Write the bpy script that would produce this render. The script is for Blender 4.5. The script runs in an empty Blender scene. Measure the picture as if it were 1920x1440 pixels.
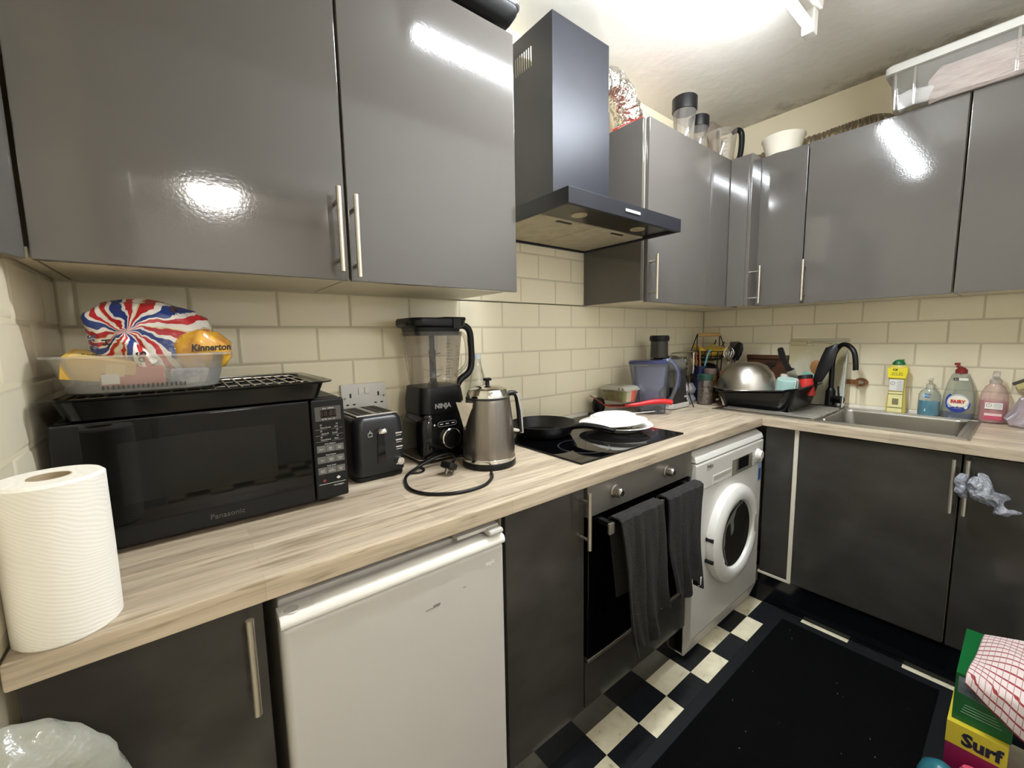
import bpy, bmesh, math, random
from mathutils import Vector, Matrix
class noise:
    """small repeatable value noise"""
    @staticmethod
    def _h(i, j, k, s):
        n = (i*374761393+j*668265263+k*2147483647+s*1274126177) & 0xffffffff
        n = ((n ^ (n >> 13))*1274126177) & 0xffffffff
        return ((n ^ (n >> 16)) & 0xffff)/32767.5-1
    @staticmethod
    def noise(p, s=0):
        x, y, z = p; i, j, k = math.floor(x), math.floor(y), math.floor(z); a, b, c = x-i, y-j, z-k
        a, b, c = a*a*(3-2*a), b*b*(3-2*b), c*c*(3-2*c); h = noise._h; v = 0
        for di in (0, 1):
            for dj in (0, 1):
                for dk in (0, 1): v += h(i+di, j+dj, k+dk, s)*(a if di else 1-a)*(b if dj else 1-b)*(c if dk else 1-c)
        return v
    @staticmethod
    def noise_vector(p): return Vector((noise.noise(p, 1), noise.noise(p, 2), noise.noise(p, 3)))
random.seed(7)
PI = math.pi
SC = bpy.context.scene
COL = SC.collection

# ------------------------------------------------------------------ camera
def make_camera():
    f, yaw, pitch, roll = 776.5, math.radians(-38.329), math.radians(-6.453), math.radians(-1.024)
    fw = Vector((-math.sin(yaw)*math.cos(pitch), math.cos(yaw)*math.cos(pitch), math.sin(pitch)))
    rt = Vector((math.cos(yaw), math.sin(yaw), 0)); up = rt.cross(fw)
    R = rt*math.cos(roll)+up*math.sin(roll); U = -rt*math.sin(roll)+up*math.cos(roll)
    cd = bpy.data.cameras.new('camera'); cd.sensor_fit = 'HORIZONTAL'; cd.sensor_width = 36
    cd.lens = f*36/1920; cd.clip_start = .02; cd.clip_end = 30
    ob = bpy.data.objects.new('camera', cd); COL.objects.link(ob)
    m = Matrix((R, U, -fw)).transposed().to_4x4(); m.translation = Vector((-2.6745, -1.3588, 1.3002))
    ob.matrix_world = m
    SC.camera = ob
make_camera()
# ------------------------------------------------------------------ world, exposure
w = bpy.data.worlds.new('world'); SC.world = w; w.use_nodes = True
w.node_tree.nodes['Background'].inputs[0].default_value = (.9, .95, 1, 1)
w.node_tree.nodes['Background'].inputs[1].default_value = .05
SC.view_settings.view_transform = 'Standard'; SC.view_settings.look = 'None'
SC.view_settings.gamma = 1; SC.view_settings.use_curve_mapping = False
SC.view_settings.exposure = 1.0
TUBE_STRENGTH = 180.0      # the fluorescent tube on the kitchen ceiling
HALL_STRENGTH = 46.0      # the round lamp on the ceiling of the hall behind the doorway
SC.cycles.use_denoising = True
SC.cycles.max_bounces = 12; SC.cycles.transparent_max_bounces = 24
SC.cycles.sample_clamp_indirect = 6

# ------------------------------------------------------------------ materials
def S(h):
    h = h.lstrip('#'); o = []
    for i in (0, 2, 4):
        c = int(h[i:i+2], 16)/255
        o.append(c/12.92 if c <= .04045 else ((c+.055)/1.055)**2.4)
    return (*o, 1)
MATS = {}
def N(nt, typ, **kw):
    n = nt.nodes.new(typ)
    for k, v in kw.items():
        if k.startswith('_'): setattr(n, k[1:], v)
        else: n.inputs[k.replace('_', ' ')].default_value = v
    return n
def M(name, col='#808080', rough=.5, metal=0., bump=None, coat=0, trans=0, ior=1.45, alpha=1, emit=0, spec=.5, sheen=0, sss=0, stretch=None):
    if name in MATS: return MATS[name]
    m = bpy.data.materials.new(name); m.use_nodes = True; nt = m.node_tree
    b = nt.nodes['Principled BSDF']; c = S(col) if isinstance(col, str) else col
    b.inputs['Base Color'].default_value = c; b.inputs['Roughness'].default_value = rough
    b.inputs['Metallic'].default_value = metal; b.inputs['Coat Weight'].default_value = coat
    b.inputs['Transmission Weight'].default_value = trans; b.inputs['IOR'].default_value = ior
    b.inputs['Alpha'].default_value = alpha; b.inputs['Specular IOR Level'].default_value = spec
    b.inputs['Sheen Weight'].default_value = sheen
    if emit: b.inputs['Emission Color'].default_value = c; b.inputs['Emission Strength'].default_value = emit
    if bump:
        tc = N(nt, 'ShaderNodeTexCoord'); no = N(nt, 'ShaderNodeTexNoise', Scale=bump[0], Detail=3.)
        mp = N(nt, 'ShaderNodeMapping'); mp.inputs['Scale'].default_value = stretch or (1, 1, 1)
        nt.links.new(tc.outputs['Object'], mp.inputs[0]); nt.links.new(mp.outputs[0], no.inputs['Vector'])
        bp = N(nt, 'ShaderNodeBump', Strength=bump[1], Distance=bump[2] if len(bump) > 2 else .01)
        nt.links.new(no.outputs[0], bp.inputs['Height']); nt.links.new(bp.outputs[0], b.inputs['Normal'])
    MATS[name] = m; return m
def thin(name, tint='#ffffff', body=.12, rough=.03, bodycol=None, gloss=.06, bump=None):
    """thin clear plastic or glass: see-through, a little milky body, fresnel gloss"""
    if name in MATS: return MATS[name]
    m = bpy.data.materials.new(name); m.use_nodes = True; nt = m.node_tree
    nt.nodes.remove(nt.nodes['Principled BSDF']); out = nt.nodes['Material Output']
    tr = N(nt, 'ShaderNodeBsdfTransparent', Color=S(tint)); df = N(nt, 'ShaderNodeBsdfDiffuse', Color=S(bodycol or tint))
    gl = N(nt, 'ShaderNodeBsdfGlossy', Roughness=rough)
    lw = N(nt, 'ShaderNodeLayerWeight', Blend=.25)
    mr = N(nt, 'ShaderNodeMapRange'); mr.inputs['To Min'].default_value = gloss; mr.inputs['To Max'].default_value = .6
    m1 = N(nt, 'ShaderNodeMixShader', Fac=body); m2 = N(nt, 'ShaderNodeMixShader')
    nt.links.new(lw.outputs['Fresnel'], mr.inputs['Value']); nt.links.new(mr.outputs[0], m2.inputs[0])
    nt.links.new(tr.outputs[0], m1.inputs[1]); nt.links.new(df.outputs[0], m1.inputs[2])
    nt.links.new(m1.outputs[0], m2.inputs[1]); nt.links.new(gl.outputs[0], m2.inputs[2]); nt.links.new(m2.outputs[0], out.inputs[0])
    if bump:
        tc = N(nt, 'ShaderNodeTexCoord'); no = N(nt, 'ShaderNodeTexNoise', Scale=bump[0], Detail=4.)
        bp = N(nt, 'ShaderNodeBump', Strength=bump[1], Distance=.01)
        nt.links.new(tc.outputs['Object'], no.inputs['Vector']); nt.links.new(no.outputs[0], bp.inputs['Height'])
        for x in (df, gl, lw): nt.links.new(bp.outputs[0], x.inputs['Normal'])
    MATS[name] = m; return m
def bsdf(m): return m.node_tree.nodes['Principled BSDF']
def ramp(nt, stops, interp='LINEAR'):
    r = nt.nodes.new('ShaderNodeValToRGB'); r.color_ramp.interpolation = interp; e = r.color_ramp.elements
    while len(e) < len(stops): e.new(.5)
    for i, (p, c) in enumerate(stops): e[i].position = p; e[i].color = S(c) if isinstance(c, str) else (c, c, c, 1)
    return r
def mixc(nt, fac, a, b, mode='MIX'):
    n = nt.nodes.new('ShaderNodeMix'); n.data_type = 'RGBA'; n.blend_type = mode
    for s, v in ((0, fac), (6, a), (7, b)):
        if isinstance(v, (int, float)): n.inputs[s].default_value = v
        elif isinstance(v, tuple): n.inputs[s].default_value = v
        else: nt.links.new(v, n.inputs[s])
    return n.outputs[2]

def worktop_mat(name, along):
    """beige laminate printed as staves; along = 'x' or 'y'"""
    m = M(name, '#cdbb98', .34); nt = m.node_tree; b = bsdf(m); L = nt.links.new
    tc = N(nt, 'ShaderNodeTexCoord'); mp = N(nt, 'ShaderNodeMapping')
    if along == 'y': mp.inputs['Rotation'].default_value = (0, 0, PI/2)
    L(tc.outputs['Object'], mp.inputs[0])
    br = N(nt, 'ShaderNodeTexBrick', Scale=1., Mortar_Size=.0007, Mortar_Smooth=.5, Brick_Width=.52, Row_Height=.036, Bias=.0)
    br.offset = .37; br.inputs['Color1'].default_value = (0, 0, 0, 1); br.inputs['Color2'].default_value = (1, 1, 1, 1)
    br.inputs['Mortar'].default_value = (.1, .1, .1, 1)
    L(mp.outputs[0], br.inputs['Vector'])
    st = ramp(nt, [(0, '#a3988a'), (.35, '#b4a998'), (.7, '#c0b6a6'), (1, '#a99f90')]); L(br.outputs['Color'], st.inputs[0])
    m2 = N(nt, 'ShaderNodeMapping'); m2.inputs['Scale'].default_value = (3.2, 60, 60); L(mp.outputs[0], m2.inputs[0])
    g = N(nt, 'ShaderNodeTexNoise', Scale=1., Detail=6., Roughness=.65); L(m2.outputs[0], g.inputs['Vector'])
    gr = ramp(nt, [(.3, '#85796a'), (.48, '#bdb3a5'), (.62, '#dad2c6'), (.75, '#a99d8e')]); L(g.outputs[0], gr.inputs[0])
    c1 = mixc(nt, .6, st.outputs[0], gr.outputs[0], 'OVERLAY')
    m3 = N(nt, 'ShaderNodeMapping'); m3.inputs['Scale'].default_value = (7, 70, 70); L(mp.outputs[0], m3.inputs[0])
    k = N(nt, 'ShaderNodeTexNoise', Scale=1., Detail=3.); L(m3.outputs[0], k.inputs['Vector'])
    kr = ramp(nt, [(.58, 0.), (.70, .62)]); L(k.outputs[0], kr.inputs[0])
    c2 = mixc(nt, kr.outputs[0], c1, S('#7c6a50'))
    L(c2, b.inputs['Base Color'])
    return m
def wood_mat(name, c0, c1, sc=(4, 60, 60), rough=.45):
    m = M(name, c0, rough); nt = m.node_tree; L = nt.links.new
    tc = N(nt, 'ShaderNodeTexCoord'); mp = N(nt, 'ShaderNodeMapping'); mp.inputs['Scale'].default_value = sc
    g = N(nt, 'ShaderNodeTexNoise', Scale=1., Detail=5.); L(tc.outputs['Object'], mp.inputs[0]); L(mp.outputs[0], g.inputs['Vector'])
    r = ramp(nt, [(.3, c0), (.7, c1)]); L(g.outputs[0], r.inputs[0]); L(r.outputs[0], bsdf(m).inputs['Base Color'])
    return m
def floor_mat():
    m = M('vinyl_check', '#222222', .28); nt = m.node_tree; L = nt.links.new
    tc = N(nt, 'ShaderNodeTexCoord'); mp = N(nt, 'ShaderNodeMapping')
    mp.inputs['Location'].default_value = (.5661+.1683*20, .6249+.1683*20, .05)
    ck = N(nt, 'ShaderNodeTexChecker', Scale=1/.1683); L(tc.outputs['Object'], mp.inputs[0])
    L(mp.outputs[0], ck.inputs['Vector'])
    no = N(nt, 'ShaderNodeTexNoise', Scale=22., Detail=5., Roughness=.6); L(tc.outputs['Object'], no.inputs['Vector'])
    wr = ramp(nt, [(.26, '#a59a80'), (.40, '#e0d6b8'), (.7, '#efe6cb')]); L(no.outputs[0], wr.inputs[0])
    kr = ramp(nt, [(.3, '#16181b'), (.6, '#1e2024'), (.8, '#2b2d31')]); L(no.outputs[0], kr.inputs[0])
    c = mixc(nt, ck.outputs[1], kr.outputs[0], wr.outputs[0]); L(c, bsdf(m).inputs['Base Color'])
    return m
def ceiling_mat():
    m = M('ceiling_paint', '#e0dcd4', .85); nt = m.node_tree; L = nt.links.new; b = bsdf(m)
    tc = N(nt, 'ShaderNodeTexCoord'); sx = N(nt, 'ShaderNodeSeparateXYZ'); L(tc.outputs['Object'], sx.inputs[0])
    no = N(nt, 'ShaderNodeTexNoise', Scale=9., Detail=8., Roughness=.68); L(tc.outputs['Object'], no.inputs['Vector'])
    # black mould and damp staining in the angle with the sink wall
    mr = N(nt, 'ShaderNodeMapRange'); mr.inputs['From Min'].default_value = -.34; mr.inputs['From Max'].default_value = .01; L(sx.outputs[0], mr.inputs['Value'])
    m2 = N(nt, 'ShaderNodeMapRange'); m2.inputs['From Min'].default_value = -.05; m2.inputs['From Max'].default_value = -1.2
    m2.inputs['To Min'].default_value = .72; m2.inputs['To Max'].default_value = 1.12; L(sx.outputs[1], m2.inputs['Value'])
    mu = N(nt, 'ShaderNodeMath', _operation='MULTIPLY'); L(mr.outputs[0], mu.inputs[0]); L(m2.outputs[0], mu.inputs[1])
    ad = N(nt, 'ShaderNodeMath', _operation='MULTIPLY_ADD'); ad.inputs[1].default_value = 1.5; L(no.outputs[0], ad.inputs[0]); L(mu.outputs[0], ad.inputs[2])
    rr = ramp(nt, [(.0, 0.), (1., 0.)]);
    st = N(nt, 'ShaderNodeMapRange'); st.inputs['From Min'].default_value = 1.36; st.inputs['From Max'].default_value = 2.1; L(ad.outputs[0], st.inputs['Value'])
    c = mixc(nt, st.outputs[0], S('#e0dcd4'), S('#6b5c40')); L(c, b.inputs['Base Color'])
    bp = N(nt, 'ShaderNodeBump', Strength=.35, Distance=.01); n2 = N(nt, 'ShaderNodeTexNoise', Scale=14., Detail=4.)
    L(tc.outputs['Object'], n2.inputs['Vector']); L(n2.outputs[0], bp.inputs['Height']); L(bp.outputs[0], b.inputs['Normal'])
    return m
def streak(m, c0, c1, scale, lo, hi, rough=None):
    """noise-mottle a material's own colour (wear, dirt)"""
    nt = m.node_tree; L = nt.links.new; tc = N(nt, 'ShaderNodeTexCoord'); mp = N(nt, 'ShaderNodeMapping'); mp.inputs['Scale'].default_value = scale
    g = N(nt, 'ShaderNodeTexNoise', Scale=1., Detail=6., Roughness=.6); L(tc.outputs['Object'], mp.inputs[0]); L(mp.outputs[0], g.inputs['Vector'])
    r = ramp(nt, [(lo, c0), (hi, c1)]); L(g.outputs[0], r.inputs[0]); L(r.outputs[0], bsdf(m).inputs['Base Color'])
    if rough:
        r2 = ramp(nt, [(lo, rough[0]), (hi, rough[1])]); L(g.outputs[0], r2.inputs[0]); L(r2.outputs[0], bsdf(m).inputs['Roughness'])
    return m

GLOSS = M('grey_gloss_door', '#57534f', .09, bump=(170, .05, .002), coat=.3)
BASEG = streak(M('dark_grey_gloss_door', '#4a4743', .14, bump=(170, .05, .002), spec=.32), '#373430', '#413e3a', (5, 5, 9), .35, .7)
CARC = M('cream_carcass_board', '#cfc6ae', .45)
EDGE = M('white_board_edge', '#d9d2c2', .5)
PLIN = M('black_gloss_plinth', '#0d0f13', .12)
STEELB = M('brushed_handle_steel', '#c9c2b6', .32, 1.)
STEEL = M('brushed_stainless', '#b7b2aa', .28, 1., bump=(200, .08, .002), stretch=(.05, 1, 1))
CHROME = M('chrome', '#d8d6d2', .08, 1.)
BLK = M('black_plastic', '#101011', .36, spec=.35)
BLKG = M('black_gloss_plastic', '#0a0a0b', .1)
BLKM = M('matt_black_metal', '#131313', .42, spec=.35)
BLKGLASS = M('black_glass', '#040405', .04, spec=.4)
WHITEP = M('white_plastic', '#e4e1da', .35)
WHITEE = M('white_enamel', '#dedad3', .22)
CER = M('white_ceramic', '#f0eee8', .15)
INKW = M('white_print', '#c8c6c0', .5)
INKK = M('black_print', '#141414', .5)
INKG = M('grey_print', '#77756f', .4)
CLEAR = thin('clear_plastic', '#f4f4f2', .06)
MILKY = thin('frosted_plastic', '#e9e8e2', .42, .25, '#dfded8')
# ------------------------------------------------------------------ mesh helpers
class MB:
    """collects shapes into one mesh; o is subtracted (world -> thing space)"""
    def __init__(s, o=(0, 0, 0)):
        s.bm = bmesh.new(); s.o = Vector(o); s.xf = None
    def put(s, vs, fs, mi=0, smooth=True):
        bv = []
        for v in vs:
            v = Vector(v)
            if s.xf: v = s.xf @ v
            bv.append(s.bm.verts.new(v-s.o))
        for f in fs:
            try:
                q = s.bm.faces.new([bv[i] for i in f]); q.material_index = mi; q.smooth = smooth
            except ValueError: pass
        return s
    def bmput(s, t, mi):
        t.verts.index_update(); s.put([v.co.copy() for v in t.verts], [[v.index for v in f.verts] for f in t.faces], mi); t.free(); return s
    def box(s, x0, x1, y0, y1, z0, z1, bev=0., mi=0, seg=2):
        t = bmesh.new(); bmesh.ops.create_cube(t, size=1)
        for v in t.verts:
            v.co = Vector(((x0+x1)/2+v.co.x*abs(x1-x0), (y0+y1)/2+v.co.y*abs(y1-y0), (z0+z1)/2+v.co.z*abs(z1-z0)))
        if bev > 0:
            bev = min(bev, .49*min(abs(x1-x0), abs(y1-y0), abs(z1-z0)))
            bmesh.ops.bevel(t, geom=list(t.edges), offset=bev, segments=seg, profile=.5, affect='EDGES')
        return s.bmput(t, mi)
    def rings(s, rs, mi=0, cap0=True, cap1=True, closed=False):
        """skin a list of equally long closed rings"""
        n = len(rs[0]); vs = [p for r in rs for p in r]; fs = []
        m = len(rs)
        for i in range(m if closed else m-1):
            a, b = i*n, ((i+1) % m)*n
            for j in range(n): fs.append((a+j, a+(j+1) % n, b+(j+1) % n, b+j))
        if not closed:
            if cap0: fs.append(tuple(reversed(range(n))))
            if cap1: fs.append(tuple(range((m-1)*n, m*n)))
        return s.put(vs, fs, mi)
    def lathe(s, prof, c=(0, 0, 0), seg=32, mi=0, sx=1, sy=1, cap0=True, cap1=True, ax=None):
        """prof = [(r, z)] about an upright axis through c (or about direction ax)"""
        c = Vector(c); q = Vector((0, 0, 1)).rotation_difference(Vector(ax)) if ax is not None else None
        rs = []
        for r, z in prof:
            ring = []
            for k in range(seg):
                a = 2*PI*k/seg; p = Vector((r*math.cos(a)*sx, r*math.sin(a)*sy, z))
                if q: p = q @ p
                ring.append(c+p)
            rs.append(ring)
        return s.rings(rs, mi, cap0, cap1)
    def cyl(s, a, b, r, r2=None, seg=16, mi=0):
        a, b = Vector(a), Vector(b); d = b-a
        return s.lathe([(r, 0), (r if r2 is None else r2, d.length)], a, seg, mi, ax=d)
    def tube(s, pts, r, seg=8, mi=0, sm=6, closed=False):
        P = [Vector(p) for p in pts]
        if sm > 1 and len(P) > 2:
            Q = []; n = len(P); last = n if closed else n-1
            for i in range(last):
                p0 = P[i-1] if (i or closed) else P[0]; p1 = P[i]; p2 = P[(i+1) % n]
                p3 = P[(i+2) % n] if (closed or i+2 < n) else P[-1]
                for k in range(sm):
                    t = k/sm; t2, t3 = t*t, t*t*t
                    Q.append(.5*((2*p1)+(p2-p0)*t+(2*p0-5*p1+4*p2-p3)*t2+(3*p1-p0-3*p2+p3)*t3))
            if not closed: Q.append(P[-1])
            P = Q
        n = len(P); rs = []; up = None
        for i in range(n):
            if closed: d = P[(i+1) % n]-P[i-1]
            else: d = P[min(i+1, n-1)]-P[max(i-1, 0)]
            d.normalize()
            if up is None:
                up = d.orthogonal().normalized()
            up = (up-d*up.dot(d)); up = up.normalized() if up.length > 1e-6 else d.orthogonal().normalized()
            bi = d.cross(up); rr = r(i/(n-1)) if callable(r) else r
            rs.append([P[i]+(up*math.cos(2*PI*k/seg)+bi*math.sin(2*PI*k/seg))*rr for k in range(seg)])
        return s.rings(rs, mi, closed=closed)
    def prism(s, poly, axis, a, b, mi=0, bev=0):
        """extrude a 2-D polygon along x, y or z; poly coords are the other two axes in order"""
        def p3(u, v, w): return {'x': (w, u, v), 'y': (u, w, v), 'z': (u, v, w)}[axis]
        n = len(poly); t = bmesh.new()
        A = [t.verts.new(p3(u, v, a)) for u, v in poly]; B = [t.verts.new(p3(u, v, b)) for u, v in poly]
        t.faces.new(A[::-1]); t.faces.new(B)
        for i in range(n): t.faces.new((A[i], A[(i+1) % n], B[(i+1) % n], B[i]))
        if bev: bmesh.ops.bevel(t, geom=list(t.edges), offset=bev, segments=2, profile=.5, affect='EDGES')
        return s.bmput(t, mi)
    def sheet(s, fn, nu, nv, th=0., mi=0, closed_u=False):
        """grid surface fn(u,v) -> point, optionally given a thickness along its normals"""
        vs = [Vector(fn(i/(nu if closed_u else nu-1), j/(nv-1))) for j in range(nv) for i in range(nu)]
        fs = []
        for j in range(nv-1):
            for i in range(nu if closed_u else nu-1):
                a, b = j*nu+i, j*nu+(i+1) % nu; fs.append((a, b, b+nu, a+nu))
        if not th: return s.put(vs, fs, mi)
        t = bmesh.new(); bv = [t.verts.new(v) for v in vs]
        for f in fs: t.faces.new([bv[i] for i in f])
        bmesh.ops.recalc_face_normals(t, faces=t.faces[:]); t.normal_update()
        bmesh.ops.solidify(t, geom=t.faces[:], thickness=th)
        return s.bmput(t, mi)
def rrect(cx, cy, hx, hy, r, n=5, z=0.):
    out = []
    for k, (sx, sy) in enumerate(((1, 1), (-1, 1), (-1, -1), (1, -1))):
        for i in range(n+1):
            a = PI/2*(k+i/n); out.append(Vector((cx+sx*(hx-r)+r*math.cos(a), cy+sy*(hy-r)+r*math.sin(a), z)))
    return out
def O(name, mb, mats, parent=None, label=None, ang=38):
    me = bpy.data.meshes.new(name)
    bmesh.ops.recalc_face_normals(mb.bm, faces=mb.bm.faces[:])
    mb.bm.to_mesh(me); mb.bm.free()
    for m in (mats if isinstance(mats, (list, tuple)) else [mats]): me.materials.append(m)
    me.set_sharp_from_angle(angle=math.radians(ang))
    ob = bpy.data.objects.new(name, me); COL.objects.link(ob)
    md = ob.modifiers.new('weighted_normals', 'WEIGHTED_NORMAL'); md.keep_sharp = True; md.weight = 80
    if parent: ob.parent = parent
    if label: ob['label'] = label
    return ob
def T(name, label, cat, loc=(0, 0, 0), rz=0., group=None):
    o = bpy.data.objects.new(name, None); COL.objects.link(o); o.empty_display_size = .05
    o.location = loc; o.rotation_euler = (0, 0, rz); o['label'] = label; o['category'] = cat
    if group: o['group'] = group
    return o
def tag(o, label, cat, group=None, kind=None):
    o['label'] = label; o['category'] = cat
    if group: o['group'] = group
    if kind: o['kind'] = kind
    return o
def struct(name, mb, mats, ang=30):
    o = O(name, mb, mats, ang=ang); o['kind'] = 'structure'; return o
XY = ((1, 0, 0), (0, 0, 1)); YX = ((0, -1, 0), (0, 0, 1))      # text facing -y / facing -x
def text(name, body, size, mat, o, axes, parent, ex=.0006, align='CENTER', bold=0., sx=1., shear=0., bend=None):
    cu = bpy.data.curves.new(name, 'FONT'); cu.body = body; cu.size = size; cu.align_x = align; cu.align_y = 'CENTER'
    cu.extrude = ex; cu.offset = bold; cu.shear = shear; cu.resolution_u = 2
    tmp = bpy.data.objects.new(name, cu); COL.objects.link(tmp)
    me = bpy.data.meshes.new_from_object(tmp.evaluated_get(bpy.context.evaluated_depsgraph_get()))
    bpy.data.objects.remove(tmp); bpy.data.curves.remove(cu)
    r, u = Vector(axes[0]).normalized(), Vector(axes[1]).normalized(); n = r.cross(u); o = Vector(o)
    for v in me.vertices:
        x, y, z = v.co.x*sx, v.co.y, v.co.z
        v.co = o+r*x+u*y+n*(z-(x*x*bend if bend else 0))
    me.name = name; me.materials.clear(); me.materials.append(mat)
    ob = bpy.data.objects.new(name, me); COL.objects.link(ob); ob.parent = parent
    return ob
def rot_z(a): return Matrix.Rotation(a, 4, 'Z')
def crumple(p, amp, sc, seed=0.):
    return Vector(p)+noise.noise_vector(Vector(p)*sc+Vector((seed, seed*1.7, -seed)))*amp

# ================================================================== the room
CEIL = 2.49; FR = -1.56; XL = -2.885
PAINT = M('cream_wall_paint', '#ebe0c4', .75, bump=(30, .12, .005))
PAINTF = M('pale_wall_paint', '#efece6', .75)
TILE = M('cream_glazed_tile', '#f0e6cb', .13, bump=(7, .1, .01), coat=.1)
GROUT = M('beige_grout', '#d2c8ad', .8)
TRIMW = M('white_gloss_trim', '#e9e6dd', .25)

def tiles(mb, f, a0, a1, z0, z1, rowphase, lines, pitch=.2017, g=.0011, bv=.009, dp=.004):
    for i in range(len(lines)-1):
        zl, zh = max(lines[i], z0), min(lines[i+1], z1)
        if zh-zl < .012: continue
        ph = rowphase+(pitch/2 if i % 2 else 0)
        k = math.floor((a0-ph)/pitch)
        while ph+k*pitch < a1:
            l, r = max(ph+k*pitch, a0), min(ph+(k+1)*pitch, a1); k += 1
            if r-l < .012: continue
            o = [(l+g, zl+g), (r-g, zl+g), (r-g, zh-g), (l+g, zh-g)]
            b = min(bv, (r-l)/3, (zh-zl)/3)
            q = [(l+b, zl+b), (r-b, zl+b), (r-b, zh-b), (l+b, zh-b)]
            v = [f(a, z, -.003) for a, z in o]+[f(a, z, .001) for a, z in o]+[f(a, z, dp) for a, z in q]
            mb.put(v, [(0, 1, 5, 4), (1, 2, 6, 5), (2, 3, 7, 6), (3, 0, 4, 7), (4, 5, 9, 8), (5, 6, 10, 9), (6, 7, 11, 10), (7, 4, 8, 11), (8, 9, 10, 11)], 1)
LN = [.925, 1.0317]+[1.0317+.103*k for k in range(1, 8)]     # 1.1347 1.2377 1.3407 1.4437 ...
mb = MB(); mb.box(-2.99, .1, .006, .12, 0, CEIL); mb.box(-2.885, 0, .001, .007, .91, 1.4437, mi=2); mb.box(-1.86, -1.14, .001, .007, 1.44, 1.7527, mi=2)
fb = lambda a, z, d: (a, .003-d, z)
tiles(mb, fb, XL, 0, .925, 1.4437, -1.5432-.2017/2, LN); tiles(mb, fb, -1.86, -1.14, 1.4437, 1.7527, -1.5432, [1.4437, 1.5467, 1.6497, 1.7527])
mb.box(XL, 0, -.004, .004, .909, .924, .003, 3)
struct('wall_back', mb, [PAINT, TILE, GROUT, TRIMW])
mb = MB(); mb.box(.006, .12, -1.8, .006, 0, CEIL); mb.box(.001, .007, -1.56, 0, .91, 1.4437, mi=2)
tiles(mb, lambda a, z, d: (.003-d, a, z), -1.56, 0, .925, 1.4437, -.304-.2017/2, LN)
mb.box(-.004, .004, -1.56, 0, .909, .924, .003, 3)
struct('wall_right', mb, [PAINT, TILE, GROUT, TRIMW])
mb = MB(); mb.box(XL-.12, XL-.006, -1.65, .006, 0, CEIL); mb.box(XL-.007, XL-.001, -.75, 0, .91, 1.46, mi=2)
tiles(mb, lambda a, z, d: (XL-.003+d, a, z), -.75, 0, .925, 1.4437, -.328, LN)
struct('wall_left', mb, [PAINT, TILE, GROUT])
DX0, DX1, DZ = -2.80, -2.02, 2.0          # the doorway behind the viewpoint
mb = MB(); mb.box(XL-.12, DX0, FR-.1, FR, 0, CEIL); mb.box(DX1, .12, FR-.1, FR, 0, CEIL); mb.box(DX0, DX1, FR-.1, FR, DZ, CEIL)
struct('wall_front', mb, PAINTF)
mb = MB()
for y0, y1 in ((FR-.116, FR-.1), (FR, FR+.016)):
    mb.box(DX0-.06, DX0, y0, y1, 0, DZ+.06, .004); mb.box(DX1, DX1+.06, y0, y1, 0, DZ+.06, .004); mb.box(DX0, DX1, y0, y1, DZ, DZ+.06, .004)
mb.box(DX0, DX0+.02, FR-.1, FR, 0, DZ, .002); mb.box(DX1-.02, DX1, FR-.1, FR, 0, DZ, .002); mb.box(DX0+.02, DX1-.02, FR-.1, FR, DZ-.02, DZ, .002)
struct('trim_1', mb, TRIMW)
mb = MB(); mb.box(-3.5, .12, -4.3, .12, -.08, 0); struct('floor', mb, floor_mat())
mb = MB(); mb.box(-3.5, .12, -4.3, .12, CEIL, CEIL+.08); struct('ceiling', mb, ceiling_mat())
mb = MB(); mb.box(-3.5, .12, -4.3, -4.2, 0, CEIL); struct('wall_hall', mb, PAINTF)
mb = MB(); mb.box(-3.5, -3.4, -4.2, FR-.1, 0, CEIL); struct('wall_hallside', mb, PAINTF)
mb = MB(); mb.box(-1.3, -1.2, -4.2, FR-.1, 0, CEIL); struct('wall_hallend', mb, PAINTF)

# the kitchen tube light and the hall lamp
L0 = (-1.4, -.775, CEIL)
t = T('ceiling_light', 'white batten fitting with a lit fluorescent tube on the kitchen ceiling', 'ceiling light', L0)
mb = MB(L0); mb.box(-2.0, -.835, -.812, -.748, 2.412, CEIL, .006); O('batten', mb, WHITEE, t)
for xa, xb in ((-2.0, -1.955), (-.878, -.835)):
    mb = MB(L0); mb.box(xa, xb, -.798, -.760, 2.332, 2.414, .006); O('end_cap', mb, WHITEP, t)
def half(a0, a1, r, n=12): return [(-.779+r*math.cos(a0+(a1-a0)*k/n), 2.362+r*math.sin(a0+(a1-a0)*k/n)) for k in range(n+1)]
mb = MB(L0); mb.prism(half(-PI*1.06, PI*.06, .0145), 'x', -1.954, -.879)
O('tube', mb, M('lit_tube', (.89, .95, 1.0, 1), emit=TUBE_STRENGTH), t, 'lit face of the tube')
mb = MB(L0); mb.prism(half(PI*.065, PI*.935, .0146), 'x', -1.954, -.879); O('tube_back', mb, WHITEP, t)
L1 = (-2.385, -3.3, CEIL)
t = T('hall_lamp', 'round lit lamp on the hall ceiling beyond the doorway', 'ceiling light', L1)
mb = MB(L1); mb.lathe([(.17, 0), (.17, -.03), (.15, -.035)], L1, 32); O('lamp_base', mb, WHITEE, t)
mb = MB(L1); mb.lathe([(.15, -.036), (.150, -.10), (.12, -.14), (.05, -.155)], L1, 32); O('diffuser', mb, M('lit_diffuser', (1, .97, .92, 1), emit=HALL_STRENGTH), t)

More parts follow.
